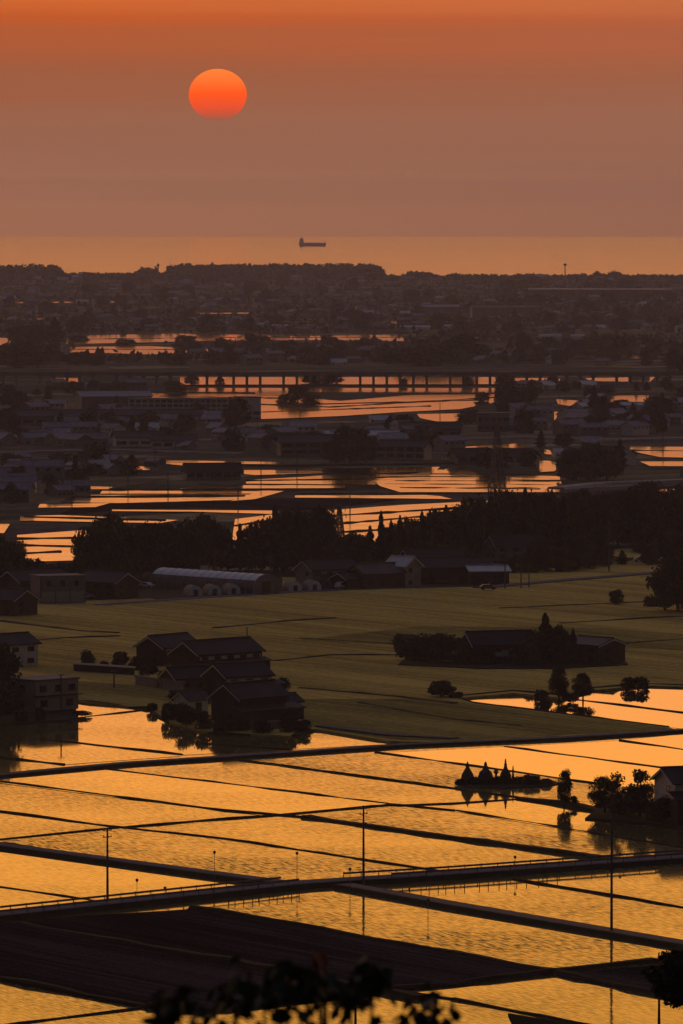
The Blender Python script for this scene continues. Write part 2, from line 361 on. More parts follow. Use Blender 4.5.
# roads ------------------------------------------------------------
def road(pts, w, h, surf='asphalt'):
    strip('road_embankment', pts, w+1.0, h, M['verge'], slope=0.5)
    o = strip('road', pts, w, h+0.05, M[surf], slope=0.01, z0=h-0.02); return o
road([(-60,785),(0,777),(130,765),(225,759),(400,747),(560,740),(683,732),(760,727)], 2.6, 0.5)
road([(322,729),(390,738),(455,741.5)], 2.0, 0.7)
road([(-60,926),(0,919),(225,895),(302,887),(455,877.5),(683,861),(760,855)], 4.0, 0.75)
road([(-60,839),(0,848),(230,879),(300,888)], 2.6, 0.62)
road([(345,888),(455,908),(655,942),(730,955)], 2.6, 0.6, 'stone')
strip('road', [(100,607),(165,602),(290,594),(380,590),(430,589)], 4.0, 0.62, M['asphalt'], 0.1, 0.4)
strip('road', [(480,590),(550,583.5),(660,574.5),(760,566)], 4.5, 0.75, M['asphalt'], 0.1, 0.4)
strip('road', [(556,490),(600,485),(683,482),(760,480)], 6, 1.0, M['concrete'], 0.3)
strip('road', [(200,466),(283,466.5),(400,465),(460,464)], 6, 0.8, M['verge'], 0.3)
strip('road', [(400,441.5),(525,438),(620,441),(683,439)], 6, 0.8, M['concrete'], 0.3)
strip('road', [(-40,455),(100,451),(240,455)], 6, 0.8, M['conc_dark'], 0.3)
strip('road', [(180,386.5),(500,386)], 6, 1.0, M['verge'], 0.3)

# distant flooded paddies -------------------------------------------
FARW = [
 [(7,460.5),(36,460),(33,463.5),(8,463.5)], [(81,459.5),(112,459),(108,462),(83,462)],
 [(152,460),(283,462),(283,465.3),(217,464.5),(200,466),(188,466),(160,463)], [(80,486),(113,487),(108,489),(84,489)],
 [(103,489.5),(286,489),(265,493.5),(100,493.5)], [(75,495),(270,494.5),(230,500),(120,503),(60,502)], [(40,504),(110,503),(95,507),(38,507.5)],
 [(112,509.5),(276,510.5),(276,514),(190,511.5),(112,511)], [(20,516),(60,515),(178,520),(160,523),(20,520.5)],
 [(17,535),(50,532.5),(92,529.5),(86,560),(17,562)], [(-40,524),(10,524),(4,533),(-40,533)],
 [(244,470),(326,470),(326,473),(255,475),(244,474)], [(246,480),(300,477),(326,475),(345,475),(372,477),(374,474),(440,474),(445,469),(465,467),(482,476),(460,478.5),(400,482),(374,484.5),(246,483.5)],
 [(262,490),(286,490.5),(255,499),(230,501)], [(295,493.5),(400,493),(440,496),(452,499),(400,498.3),(295,497.5)],
 [(235,519),(276,514),(274,540),(232,540)], [(318,511),(400,505),(500,500),(495,506),(430,513),(400,540),(318,544)],
 [(460,481),(560,480),(562,484),(540,487),(490,484)], [(400,486.5),(540,488.5),(540,493),(455,492.8),(400,491.8)],
 [(505,478),(540,474.5),(560,476),(556,480),(500,479.5)], [(441,455),(453,455),(452,460),(441,460)], [(445,448),(525,443),(525,447.5),(455,451)],
 [(417,414),(475,413),(460,419),(450,425),(440,422),(420,418)],
 [(130,393),(250,394),(300,397),(340,401),(410,395),(505,394),(492,403),(460,409),(400,412),(340,416),(262,419),(226,410),(224,401),(130,400)],
 [(180,377),(505,377),(505,385),(180,385)], [(180,388),(505,388),(505,392.5),(180,392)], [(52,378),(78,378),(78,384),(52,384)],
 [(602,396),(649,395),(647,402),(643,409),(630,405),(612,402)], [(556,399),(584,401),(570,406),(558,404)], [(545,411),(560,412),(555,420),(545,418)],
 [(630,446.5),(760,447),(760,459),(660,457),(640,453),(630,449.5)], [(621,438),(649,438.3),(649,440),(621,440)], [(655,490),(760,484),(760,493),(656,493)],
 [(546,496.5),(590,495.5),(590,500),(546,500)], [(540,449),(549,450),(560,455),(545,454)], [(480,378),(560,378),(560,381),(480,381)], [(585,378),(655,377),(650,382),(590,381)],
 [(68,337),(95,335),(180,333.5),(300,336),(402,334.5),(405,341),(330,340),(220,340.5),(120,343),(66,344)], [(66,347),(150,346),(230,350.5),(150,354.5),(110,353),(68,353)],
 [(-40,337),(14,338),(8,346),(-40,346)], [(300,468.6),(440,466.8),(436,471),(372,473.5),(340,473),(330,471)], [(530,460),(556,461),(556,471),(540,472)], [(640,461.5),(760,461),(760,466),(650,466)], [(100,466.8),(150,466.3),(150,470),(118,470)], [(255,389.5),(300,389.5),(300,395),(255,395)], [(180,421),(226,420.5),(226,423),(182,423)], [(240,360.3),(330,359),(330,361),(242,362)], [(560,357.5),(683,356),(683,357.8),(562,359.2)], [(450,338.5),(530,337.8),(530,339.3),(452,340)], [(0,318.5),(90,317.8),(90,319),(0,319.8)], [(180,313),(250,312.6),(250,313.6),(182,314)],
 [(355,322.3),(420,321),(420,323.5),(356,324)], [(0,302),(118,301.3),(116,302.6),(0,303.3)],
]
FARW += [[(440,469.5),(480,472.5),(505,477),(560,477),(560,492),(400,492),(380,486),(372,480)], [(200,484.5),(345,485.3),(345,488),(180,488.5)]]
for i_, pts in enumerate(FARW): seg('paddy_water', pts, 0.35 + i_*0.005, M['water_far'])
FB = [ [(385,485.5),(560,486.5)], [(400,489.5),(560,489.3)], [(200,486.5),(345,486.8)], [(430,475.5),(560,476.5)], [(395,482.3),(560,482.8)],
 [(100,491),(286,491)], [(75,498),(245,497)], [(246,481.7),(374,480)], [(374,478.7),(480,478)], [(295,495.4),(430,495.4)], [(400,489.3),(540,490.7)],
 [(17,540),(90,539)], [(17,546.5),(85,548)], [(17,555),(60,553)], [(236,527),(276,521)], [(318,518),(480,508)], [(318,527),(420,518)], [(318,535),(400,530)],
 [(160,397),(300,399.5)], [(230,404),(330,408),(500,398)], [(320,405),(480,401)], [(262,413),(430,407)], [(632,451.5),(760,453)], [(72,340),(230,338)], [(230,338.2),(400,338)], [(68,350),(200,350.5)],
 [(505,481.5),(560,482)], [(25,518),(165,521.5)], [(660,488.5),(760,489)]]
for pts in FB: strip('paddy_bank', pts, 1.2, 0.7, M['verge'], z0=0.3, wob=0.3)
DULL = [[(600,389),(683,387),(683,393),(600,394)], [(0,398),(75,402),(75,412),(0,410)], [(470,343),(600,344),(600,352),(480,352)], [(540,330),(683,331),(683,337),(540,338)],
        [(70,366),(110,366),(110,371),(70,371)], [(430,354),(560,353),(555,360),(440,361)], [(190,365),(420,360),(420,366),(190,371)], [(180,325),(300,327),(300,331),(190,330)], [(560,295),(600,294),(600,297),(560,297)],
        [(0,307),(130,306),(130,311),(0,312)], [(420,429),(520,428),(520,436),(400,438)], [(560,470),(680,470),(680,481),(560,482)]]
for pts in DULL: seg('farm_field', pts, 0.25, M['stubble'])
seg('barley_field', [(598,553),(612,549),(655,548),(662,552),(655,557),(625,558)], 0.5, M['barley'])
seg('barley_field', [(282,577),(305,578),(303,588),(283,588)], 0.52, M['barley'])

def inpoly(x, y, pts):
    c = False; j = len(pts)-1
    for i in range(len(pts)):
        xi, yi = pts[i]; xj, yj = pts[j]
        if (yi > y) != (yj > y) and x < (xj-xi)*(y-yi)/(yj-yi)+xi: c = not c
        j = i
    return c
BLOCK = FARW + [[(0,366),(683,366),(683,387),(0,387)]]
def free(x, y, pad=0.0):
    for p in BLOCK:
        if inpoly(x, y, p) or (pad and (inpoly(x-pad, y, p) or inpoly(x+pad, y, p))): return False
    return True

# ------------------------------------------------------------------ trees
def leafcard(mb, p, s, r):
    u = Vector((r.gauss(0,1), r.gauss(0,1), r.gauss(0,1))).normalized()
    v = u.cross(Vector((r.gauss(0,1), r.gauss(0,1), r.gauss(0,1)))).normalized()
    a = s*r.uniform(0.6,1.2); b = a*r.uniform(0.45,0.8)
    mb.add([p-u*a, p-v*b, p+u*a*0.9, p+v*b], [(0,1,2,3)])
def crown_mesh(name, w, h, z0, n, ls, seed, kind='round', m='leaf'):
    r = random.Random(seed); mb = MB()
    if kind == 'conifer':
        for i in range(n):
            t = r.random()**0.75
            tier = 0.78 + 0.22*math.sin(t*h*2.3 + seed)
            rad = w/2*(1-t)**0.75*tier*(0.35+0.65*r.random()**0.5)*(1 if t > 0.12 else 0.6+t*3)
            a = r.uniform(0, 2*math.pi); rad *= 0.85+0.2*math.sin(3*a+seed+t*5)
            leafcard(mb, Vector((rad*math.cos(a), rad*math.sin(a), z0+t*h - rad*0.15)), ls*(1.1-0.5*t), r)
    else:
        lobes = []
        k = 26 if kind == 'round' else 14
        for i in range(k):
            a = r.uniform(0, 2*math.pi); q = r.random()**0.5*0.78; zz = r.uniform(0.08, 0.90)
            env = math.sqrt(max(0.03, 1-((zz-0.36)/0.62)**2))
            lobes.append((Vector((math.cos(a)*q*w/2*env, math.sin(a)*q*w/2*env, z0+zz*h)), r.uniform(0.11,0.22)*min(w, h*1.3)))
        for i in range(n):
            if kind == 'round' and r.random() < 0.22:
                zz = r.uniform(0.08,0.85); e_ = math.sqrt(max(0.03, 1-((zz-0.36)/0.62)**2)); a = r.uniform(0,6.283); q_ = r.random()**0.5*0.42*w*e_
                leafcard(mb, Vector((math.cos(a)*q_, math.sin(a)*q_, z0+zz*h)), ls, r); continue
            c, rr = lobes[i % len(lobes)]
            d = Vector((r.gauss(0,1), r.gauss(0,1), r.gauss(0,1))).normalized()
            f = r.uniform(0.5, 1.05) if r.random() < 0.75 else r.uniform(0.1,1.35)
            q = c + Vector((d.x, d.y, d.z*0.75))*rr*f
            if q.z > 0.0 or z0 < 0: leafcard(mb, q, ls, r)
    return mb.mesh(name, M[m])
def trunk_mesh(name, h, r0, seed, crown_z, w, straight=False):
    r = random.Random(seed+77); mb = MB(); top = crown_z + (h-crown_z)*(0.9 if straight else 0.55)
    pts = [Vector((0,0,-0.3))]; n = 5
    for i in range(1, n+1):
        pts.append(Vector(((0 if straight else r.uniform(-1,1)*w*0.03*i/n), (0 if straight else r.uniform(-1,1)*w*0.03*i/n), top*i/n)))
    mb.tube(pts, [r0*(1-0.8*i/n) for i in range(n+1)], 7)
    if not straight:
        for i in range(7):
            a = i*2.4 + r.random(); z = crown_z*0.8 + (top-crown_z*0.8)*r.random()*0.8
            L = w*r.uniform(0.22,0.4); s0 = Vector((0,0,z))
            mb.tube([s0, s0+Vector((math.cos(a)*L*0.5, math.sin(a)*L*0.5, L*0.45)), s0+Vector((math.cos(a)*L, math.sin(a)*L, L*0.75))], [r0*0.4, r0*0.25, r0*0.08], 5)
    return mb.mesh(name, M['bark'])
PROTO = {}
def proto(key):
    if key in PROTO: return PROTO[key]
    kind, i = key
    if kind == 'broad': d = (crown_mesh('crown', 10.5, 9.6, 0.6, 4200, 0.44, 100+i, 'round', 'leaf' if i % 2 else 'leaf_b'), trunk_mesh('trunk', 9, 0.35, i, 1.4, 7), 9, 10)
    elif kind == 'conifer': d = (crown_mesh('crown', 5.5, 13.2, 1.0, 3200, 0.42, 200+i, 'conifer', 'needle'), trunk_mesh('trunk', 14, 0.3, i, 1.0, 5, True), 5.5, 14)
    elif kind == 'airy': d = (crown_mesh('crown', 8.5, 8.0, 1.0, 1900, 0.32, 300+i, 'airy', 'leaf_b'), trunk_mesh('trunk', 8, 0.25, i+5, 1.3, 6.5), 8, 9)
    elif kind == 'shrub': d = (crown_mesh('crown', 5.6, 3.4, -0.25, 1700, 0.28, 400+i, 'round', 'leaf'), trunk_mesh('trunk', 2.5, 0.12, i+9, 0.4, 3), 5, 3)
    elif kind == 'fine': d = (crown_mesh('crown', 7, 7.5, 0.8, 9000, 0.20, 500+i, 'round', 'leaf'), trunk_mesh('trunk', 8, 0.3, i+9, 1.2, 6), 7, 8)
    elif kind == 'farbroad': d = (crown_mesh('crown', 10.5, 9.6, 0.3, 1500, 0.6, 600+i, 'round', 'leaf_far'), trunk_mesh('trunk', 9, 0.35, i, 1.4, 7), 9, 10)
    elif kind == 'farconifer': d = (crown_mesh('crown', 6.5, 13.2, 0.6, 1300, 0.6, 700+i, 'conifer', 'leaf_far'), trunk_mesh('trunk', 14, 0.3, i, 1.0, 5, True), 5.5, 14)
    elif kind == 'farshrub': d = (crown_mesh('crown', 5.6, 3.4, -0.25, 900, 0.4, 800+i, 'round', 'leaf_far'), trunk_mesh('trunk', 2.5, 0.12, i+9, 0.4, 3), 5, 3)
    PROTO[key] = d; return d
NAMES = {'broad': 'broadleaf_tree', 'conifer': 'conifer_tree', 'airy': 'young_tree', 'shrub': 'shrub', 'fine': 'broadleaf_tree'}
def tree(kind, px, py, wpx, hpx, label, group=None, i=None, z=0.3, cat=None, parts=True, dyaw=None):
    if i is None: i = rnd.randrange(5 if kind in ('broad','conifer') else 3)
    cm, tm, w0, h0 = proto((kind, i)); s = mpp(py)
    loc = P(px, py, 0); t = empty(NAMES[kind], (loc.x, loc.y, z), rnd.uniform(0, 6.28))
    t.scale = (wpx*s/w0, wpx*s/w0, hpx*s/h0)
    tag(t, label, cat or ('shrub' if kind == 'shrub' else 'tree'), group)
    link('crown', cm, t); link('trunk', tm, t)
    return t

# ------------------------------------------------------------------ houses
def gable_body(mb, w, d, hw, hr):
    x, y = w/2, d/2
    mb.add([(-x,-y,0),(x,-y,0),(x,y,0),(-x,y,0),(-x,-y,hw),(x,-y,hw),(x,y,hw),(-x,y,hw),(-x,0,hw+hr),(x,0,hw+hr)],
           [(0,1,5,4),(2,3,7,6),(1,2,6,9,5),(3,0,4,8,7),(4,5,9,8),(6,7,8,9)])
def gable_roof(mb, w, d, hw, hr, ov=0.7, th=0.28):
    x, y = w/2+ov, d/2; k = hr/y; ye = y+ov; ze = hw - ov*k
    o = 0.06
    a = [(-x,-ye,ze+o),(x,-ye,ze+o),(x,0,hw+hr+o),(-x,0,hw+hr+o),(-x,ye,ze+o),(x,ye,ze+o)]
    b = [(p[0],p[1],p[2]+th) for p in a]
    mb.add(a+b, [(0,3,2,1),(3,4,5,2),(6,7,8,9),(9,8,11,10),(0,1,7,6),(5,4,10,11),(1,2,8,7),(2,5,11,8),(4,3,9,10),(3,0,6,9)])
    mb.box(-x*0.985, x*0.985, -0.22, 0.22, hw+hr+th-0.02, hw+hr+th+0.28)
def shed_lean(mb, w, d, h0, h1, x0, y0, ov=0.4, th=0.2):
    "pent roof going down towards -y; placed with its high edge at y0"
    mb.add([(x0-w/2-ov,y0-d-ov,h0),(x0+w/2+ov,y0-d-ov,h0),(x0+w/2+ov,y0,h1),(x0-w/2-ov,y0,h1),
            (x0-w/2-ov,y0-d-ov,h0+th),(x0+w/2+ov,y0-d-ov,h0+th),(x0+w/2+ov,y0,h1+th),(x0-w/2-ov,y0,h1+th)],
           [(0,3,2,1),(4,5,6,7),(0,1,5,4),(1,2,6,5),(2,3,7,6),(3,0,4,7)])
def window(parent, x, y, z, w, h, face, frame='wall_wood', lit=None):
    f = MB(); t = 0.12; bx = {'s': lambda u0,u1,z0,z1,e0,e1: f.box(x+u0,x+u1,y-e1,y-e0,z0,z1), 'w': lambda u0,u1,z0,z1,e0,e1: f.box(x-e1,x-e0,y+u0,y+u1,z0,z1),
                      'e': lambda u0,u1,z0,z1,e0,e1: f.box(x+e0,x+e1,y+u0,y+u1,z0,z1)}[face]
    bx(-w/2-t, w/2+t, z-t, z, 0.0, 0.10); bx(-w/2-t, w/2+t, z+h, z+h+t, 0.0, 0.10); bx(-w/2-t,-w/2,z,z+h,0,0.09); bx(w/2,w/2+t,z,z+h,0,0.09)
    n = max(1, round(w/1.2))
    for i in range(1, n): u = -w/2+w*i/n; bx(u-0.04,u+0.04,z,z+h,0.0,0.075)
    fo = f.build('window', M[frame], parent)
    g = MB(); f = g; bx(-w/2, w/2, z, z+h, 0.0, 0.045); g.build('pane', M['glass'], fo)
    return fo
def house(px, py, w, d, hw, hr, rz, label, wall='wall_white', roof='roof', cat='house', name='house', group=None, z=0.45, wins=True, trim=True,
          lean=None, upper=None, door=True, band=None, ov=0.7):
    "px,py: where the middle of the building stands; w along the ridge; rz turns the ridge"
    loc = P(px, py, 0); t = empty(name, (loc.x, loc.y, z), R(rz)); tag(t, label, cat, group)
    t.scale = (0.86, 0.86, 0.84)
    b = MB(); gable_body(b, w, d, hw, hr); b.build('wall', M[wall], t)
    r = MB(); gable_roof(r, w, d, hw, hr, ov); ro = r.build('roof', M[roof], t)
    if trim:
        k = hr/(d/2)
        for sx in (-1, 1):
            g = MB(); x0 = sx*(w/2+ov+0.02)
            for sy in (-1, 1):
                ye = sy*(d/2+ov); ze = hw-ov*k
                g.add([(x0,ye,ze-0.22),(x0,ye,ze+0.06),(x0,0,hw+hr+0.06),(x0,0,hw+hr-0.26),(x0+sx*0.08,ye,ze-0.22),(x0+sx*0.08,ye,ze+0.06),(x0+sx*0.08,0,hw+hr+0.06),(x0+sx*0.08,0,hw+hr-0.26)],
                      [(0,1,2,3),(7,6,5,4),(0,4,5,1),(3,2,6,7),(0,3,7,4),(1,5,6,2)])
            g.build('bargeboard', M['wall_white'], ro)
    if lean:
        lw, ld, l0, l1 = lean
        g = MB(); g.box(-lw/2, lw/2, -d/2-ld, -d/2, 0, l0-0.05); g.build('porch_wall', M['wall_wood'], t)
        g = MB(); shed_lean(g, lw, ld, l0, l1, 0, -d/2); g.build('porch_roof', M[roof], t)
    if band:
        z0, z1, bw = band
        g = MB(); g.box(-bw/2, bw/2, -d/2-0.05, -d/2, z0, z1); g.build('plaster_band', M['wall_white'], t)
    if wins:
        n = max(1, int(w/4.2)); lo = 1 if (hw > 4.6 or lean) else 0
        zs = ([0.9] if not lean else []) + ([hw-1.9] if hw > 4.6 or lean else [])
        if not zs: zs = [0.9]
        for zz in zs:
            for i in range(n):
                window(t, -w/2+w*(i+0.5)/n, -d/2-(0.0 if not band else 0.05), zz, min(1.9, w/n*0.5), 1.05, 's')
        for zz in ([0.9] if hw < 4.6 else [0.9, hw-1.9]):
            window(t, -w/2, -d*0.18, zz, 1.3, 1.0, 'w'); window(t, w/2, -d*0.18, zz, 1.3, 1.0, 'e')
    if door and not lean:
        g = MB(); g.box(w*0.02-0.9, w*0.02+0.9, -d/2-0.08, -d/2, 0.0, 2.1); g.build('door', M['wall_brown'], t)
    return t

GA, GB = 43, -50      # the two grid directions of the fields

# farmstead left of the middle
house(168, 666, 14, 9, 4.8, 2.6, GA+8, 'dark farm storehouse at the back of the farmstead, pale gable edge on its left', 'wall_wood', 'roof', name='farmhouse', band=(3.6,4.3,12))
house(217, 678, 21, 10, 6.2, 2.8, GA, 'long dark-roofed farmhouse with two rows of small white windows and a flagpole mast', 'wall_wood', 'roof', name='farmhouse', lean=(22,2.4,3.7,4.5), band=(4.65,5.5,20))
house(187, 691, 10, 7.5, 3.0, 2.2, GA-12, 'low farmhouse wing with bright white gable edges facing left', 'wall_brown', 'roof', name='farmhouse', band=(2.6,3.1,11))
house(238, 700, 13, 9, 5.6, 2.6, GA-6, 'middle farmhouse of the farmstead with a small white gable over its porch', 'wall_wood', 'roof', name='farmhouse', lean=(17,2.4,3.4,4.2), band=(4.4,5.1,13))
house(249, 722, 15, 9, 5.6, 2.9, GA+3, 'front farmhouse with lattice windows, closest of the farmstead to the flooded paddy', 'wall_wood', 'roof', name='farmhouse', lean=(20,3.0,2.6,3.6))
house(191, 713, 6, 5, 2.9, 1.6, GA, 'small shed with white lower walls at the left of the farmstead', 'wall_white', 'roof_grey', cat='shed', name='shed', wins=False)
house(284, 716, 6, 5, 3.0, 1.4, GA, 'small dark outbuilding at the right end of the farmstead', 'wall_grey', 'roof', cat='shed', name='shed', wins=True)
# white-topped garden wall
def garden_wall(pts, h, label, capm='wall_grey', wallm='wall_wood'):
    a, b = P(*pts[0]), P(*pts[1]); d = b-a; t = empty('garden_wall', (a.x, a.y, 0.4), math.atan2(d.y, d.x)); tag(t, label, 'wall')
    g = MB(); g.box(0, d.length, -0.15, 0.15, 0, h); g.build('wall_panel', M[wallm], t)
    g = MB(); g.box(-0.2, d.length+0.2, -0.35, 0.35, h+0.003, h+0.32); g.build('coping', M[capm], t)
garden_wall([(74,673),(134,677)], 1.5, 'long low wall with pale coping left of the farmstead', 'wall_white')
garden_wall([(136,687),(184,694)], 1.8, 'grey block wall at the foot of the farmstead buildings', 'wall_grey', 'wall_grey')
garden_wall([(226,733),(282,731)], 1.3, 'low stone-grey wall at the water edge of the farmstead', 'wall_grey', 'conc_dark')
for (x, y, w, h, k, lab) in [
  (88,671,15,19,'broad','round clipped tree behind the long wall, leftmost of the farmstead'),
  (120,669,16,18,'broad','dark bushy tree just left of the back storehouse'),
  (104,672,10,9,'shrub','small pale-topped shrub behind the long wall'),
  (143,683,13,16,'airy','small bare-stemmed tree in the farm yard'),
  (170,722,20,18,'shrub','leftmost dark bush at the farm water edge, mirrored in the paddy'),
  (186,727,22,22,'broad','dark shrubby tree at the water edge below the small white shed'),
  (203,731,20,18,'shrub','bush at the water edge left of the front farmhouse'),
  (222,734,22,14,'shrub','low bush beneath the wall of the front farmhouse'),
  (262,735,22,13,'shrub','low hedge bush before the front farmhouse'),
  (288,734,20,16,'shrub','bush at the right corner of the front farmhouse'),
  (303,733,20,11,'shrub','rightmost low bush of the farmstead by the road end'),
  (240,733,20,14,'broad','small round tree in front of the lattice windows'),
  (163,690,15,16,'broad','dark tree between the back storehouse and the low wing'),(208,706,20,26,'broad','dark tree between the low wing and the front farmhouse'),(177,704,17,14,'broad','round tree before the low wing with bright gable edges'),(283,699,14,20,'broad','dark tree behind the right end of the front farmhouse'),(226,712,12,18,'conifer','small pointed evergreen at the left corner of the front farmhouse'),(150,676,16,12,'shrub','wide bush in the yard before the back storehouse'),(136,672,14,14,'broad','dark tree at the right end of the long low wall'),(292,724,14,15,'broad','small tree beside the right outbuilding'),
  (152,713,12,9,'shrub','small bush on the bank tip left of the farmstead')]:
    tree(k, x, y, w, h, lab, 'trees around the farmstead')
# left edge
house(4, 668, 15, 9, 5.8, 2.2, GA, 'white-walled house with dark roof at the left edge above the flat-topped house', 'wall_white', 'roof')
t = empty('flat_roof_house', (*P(44,712).xy, 0.6), R(GA)); tag(t, 'beige two-storey house with flat roof standing at the paddy edge on the left', 'house')
g = MB(); g.box(-5.5,5.5,-4,4,0,5.9); g.build('wall', M['wall_beige'], t)
g = MB(); g.box(-5.8,5.8,-4.3,4.3,5.903,6.25); g.build('roof', M['conc_dark'], t)
g = MB(); g.box(-5.9,5.9,-5.0,-4.0,2.9,3.1); g.build('awning', M['roof_grey'], t)
for x, z in ((-3.6,3.8),(0.4,3.8),(3.8,3.8),(-3.4,0.9),(3.2,0.9)): window(t, x, -4, z, 1.5, 1.1, 's')
window(t, -5.5, 0, 3.8, 1.5, 1.1, 'w')
house(24, 712, 9, 7, 3.4, 1.8, GA, 'low wing with pale wall between the dark tree and the flat-topped house', 'wall_beige', 'roof', wins=True)
for (x, y, w, h, k, lab) in [(0,713,44,68,'broad','tall dark tree at the left edge beside the beige flat-topped house'), (12,716,24,32,'broad','dark tree before the low wing at the left edge'),
    (-6,722,40,40,'broad','dark spreading tree hanging over the paddy at the left edge'), (40,722,12,13,'shrub','bush against the wall of the flat-topped house'), (82,717,22,5,'shrub','low weeds on the bank right of the flat-topped house'),
    (22,723,16,10,'shrub','low bush at the foot of the dark left tree')]:
    tree(k, x, y, w, h, lab, 'trees around the left paddy house')

# right-hand farm group
house(499, 665, 17, 9, 5.2, 2.8, 20, 'dark farmhouse with one white patch of wall behind the hedge trees', 'wall_wood', 'roof', name='farmhouse', band=(1.8,3.6,6))
house(555, 664, 10, 8, 4.4, 2.0, 15, 'dark outbuilding half hidden by the pointed tree of the right farm', 'wall_brown', 'roof', name='farmhouse')
t = house(596, 665, 12, 9, 5.0, 1.5, GB, 'brown-walled barn with shallow roof and pale eaves at the right end of the right farm', 'wall_brown', 'roof_brown', cat='barn', name='barn')
for (x, y, w, h, k, lab) in [(406,662,24,30,'broad','leftmost tree of the hedge beside the right farmhouse, thin tip on top'), (421,664,28,28,'broad','second hedge tree from the left by the right farmhouse'),
    (438,664,30,31,'broad','rounded middle tree of the hedge by the right farmhouse'), (455,665,30,28,'broad','fourth hedge tree from the left by the right farmhouse'), (472,666,28,24,'broad','hedge tree touching the left wall of the right farmhouse'),
    (486,667,22,18,'shrub','bush under the white wall patch of the right farmhouse'), (520,667,28,20,'shrub','dark bush in front of the right farmhouse door'),
    (545,667,38,52,'conifer','tall pointed evergreen between the right farmhouse and the barn'), (533,667,26,38,'broad','dark tree hugging the right wall of the farmhouse'), (560,666,26,38,'broad','dark tree right of the tall pointed evergreen'),
    (573,666,18,36,'conifer','narrow evergreen just left of the brown barn'),
    (441,699,26,19,'broad','lone dark rounded bush at the left tip of the upper right paddy'), (456,700,16,7,'shrub','low growth trailing from the lone bush on the bank'),
    (559,702,24,34,'fine','left one of two small trees leaning over the upper right paddy'), (583,702,22,27,'fine','right one of two small trees by the upper right paddy'), (541,702,16,10,'shrub','low bush left of the two small paddy trees'),
    (571,703,18,9,'shrub','low growth under the two small paddy trees'),
    (628,690,16,12,'shrub','low reedy bush on the far bank of the upper right paddy'), (640,690,20,11,'shrub','second low reedy bush on the far bank of the upper right paddy'),
    (617,606,15,16,'broad','lone small tree standing in the barley field'), (652,608,20,10,'shrub','low bush by the tall dark tree at the right edge'),
    (678,613,52,62,'broad','tall dark evergreen at the right edge above the barley'), (690,612,40,70,'broad','dark broad tree cut by the right edge above the barley'), (665,612,30,56,'conifer','slim dark evergreen left of the tall right edge tree')]:
    tree(k, x, y, w, h, lab, 'trees around the right farm')

# shore of the right house: trees mirrored in the paddy
house(694, 822, 12, 10, 7.6, 2.3, 20, 'two-storey pale house at the right edge beside the lower paddies', 'wall_white', 'roof', lean=(14,3.6,4.6,5.9))
for (x, y, w, h, k, lab, i) in [(564,808,17,37,'fine','slim dark tree standing alone on the bank, mirrored below',0), (574,807,10,9,'shrub','small bush at the foot of the slim lone tree',1),
    (605,815,34,36,'fine','rounded dark tree at the left of the right paddy house',1), (632,817,44,50,'airy','open-crowned tree with gaps beside the right paddy house',1), (640,819,40,34,'fine','dense dark tree under the open-crowned tree',2),
    (622,818,30,24,'broad','low tree between the rounded and the open-crowned tree',2), (664,824,26,26,'broad','dark tree against the wall of the right paddy house',3), (655,823,20,14,'shrub','low bush near the right paddy house',0)]:
    tree(k, x, y, w, h, lab, 'trees by the right paddy house', i)

# islet with pointed monuments in the paddy
mb = MB(); c = P(496,784); rr = random.Random(5); n = 40; top = []; 
isl = [(455,783),(468,780),(500,779),(530,779),(552,780),(560,783),(545,786),(520,787),(500,788),(470,787)]
seg('islet', isl, 0.3, M['verge'], thick=0.3)
def monument(px, py, hpx, prof, label, m='stone'):
    s = mpp(py); H = hpx*s; p = P(px, py); t = empty('stone_monument', (p.x, p.y, 0.28)); tag(t, label, 'monument', 'pointed stone monuments on the islet')
    b = MB(); b.box(-prof[0][0]*H*1.1, prof[0][0]*H*1.1, -prof[0][0]*H*1.1, prof[0][0]*H*1.1, 0, 0.12*H); b.build('plinth', M[m], t)
    g = MB(); g.lathe([(r*H, (0.12+z*0.62)*H) for r, z in prof], 12); g.build('body', M[m], t)
    f = MB(); r1 = prof[-1][0]*H; f.lathe([(r1*1.5,0.74*H),(r1*1.1,0.8*H),(r1*0.7,0.82*H),(r1*0.9,0.87*H),(r1*0.25,H)], 8); f.build('finial', M[m], t)
bell = [(0.30,0),(0.30,0.2),(0.26,0.5),(0.17,0.75),(0.07,1.0)]
monument(467.5,785,22,bell,'leftmost bell-shaped stone with a spike on the islet')
monument(485.5,785,22,[(0.34,0),(0.34,0.35),(0.28,0.65),(0.16,0.82),(0.09,1.0)],'widest domed stone, second from the left on the islet')
monument(505.5,785,25,[(0.22,0),(0.23,0.3),(0.18,0.55),(0.09,0.75),(0.045,1.0)],'tallest slender stone with a long spire on the islet')
monument(513,785,18,[(0.09,0),(0.10,0.25),(0.06,0.5),(0.05,0.7),(0.04,1.0)],'thin pillar stone just right of the tallest spire')
monument(496,785,15,[(0.09,0),(0.08,0.3),(0.08,0.5),(0.08,0.8),(0.16,1.0)],'short lantern post between the two tall stones')
for x, w, h in [(460,12,5),(474,14,7),(480,12,5),(492,14,7),(500,14,7),(509,12,6),(519,12,7),(528,16,9),(536,12,8),(546,14,5)]:
    tree('shrub', x, 785.5, w, h, 'low dark bush on the islet among the pointed stones', 'low bushes on the islet')

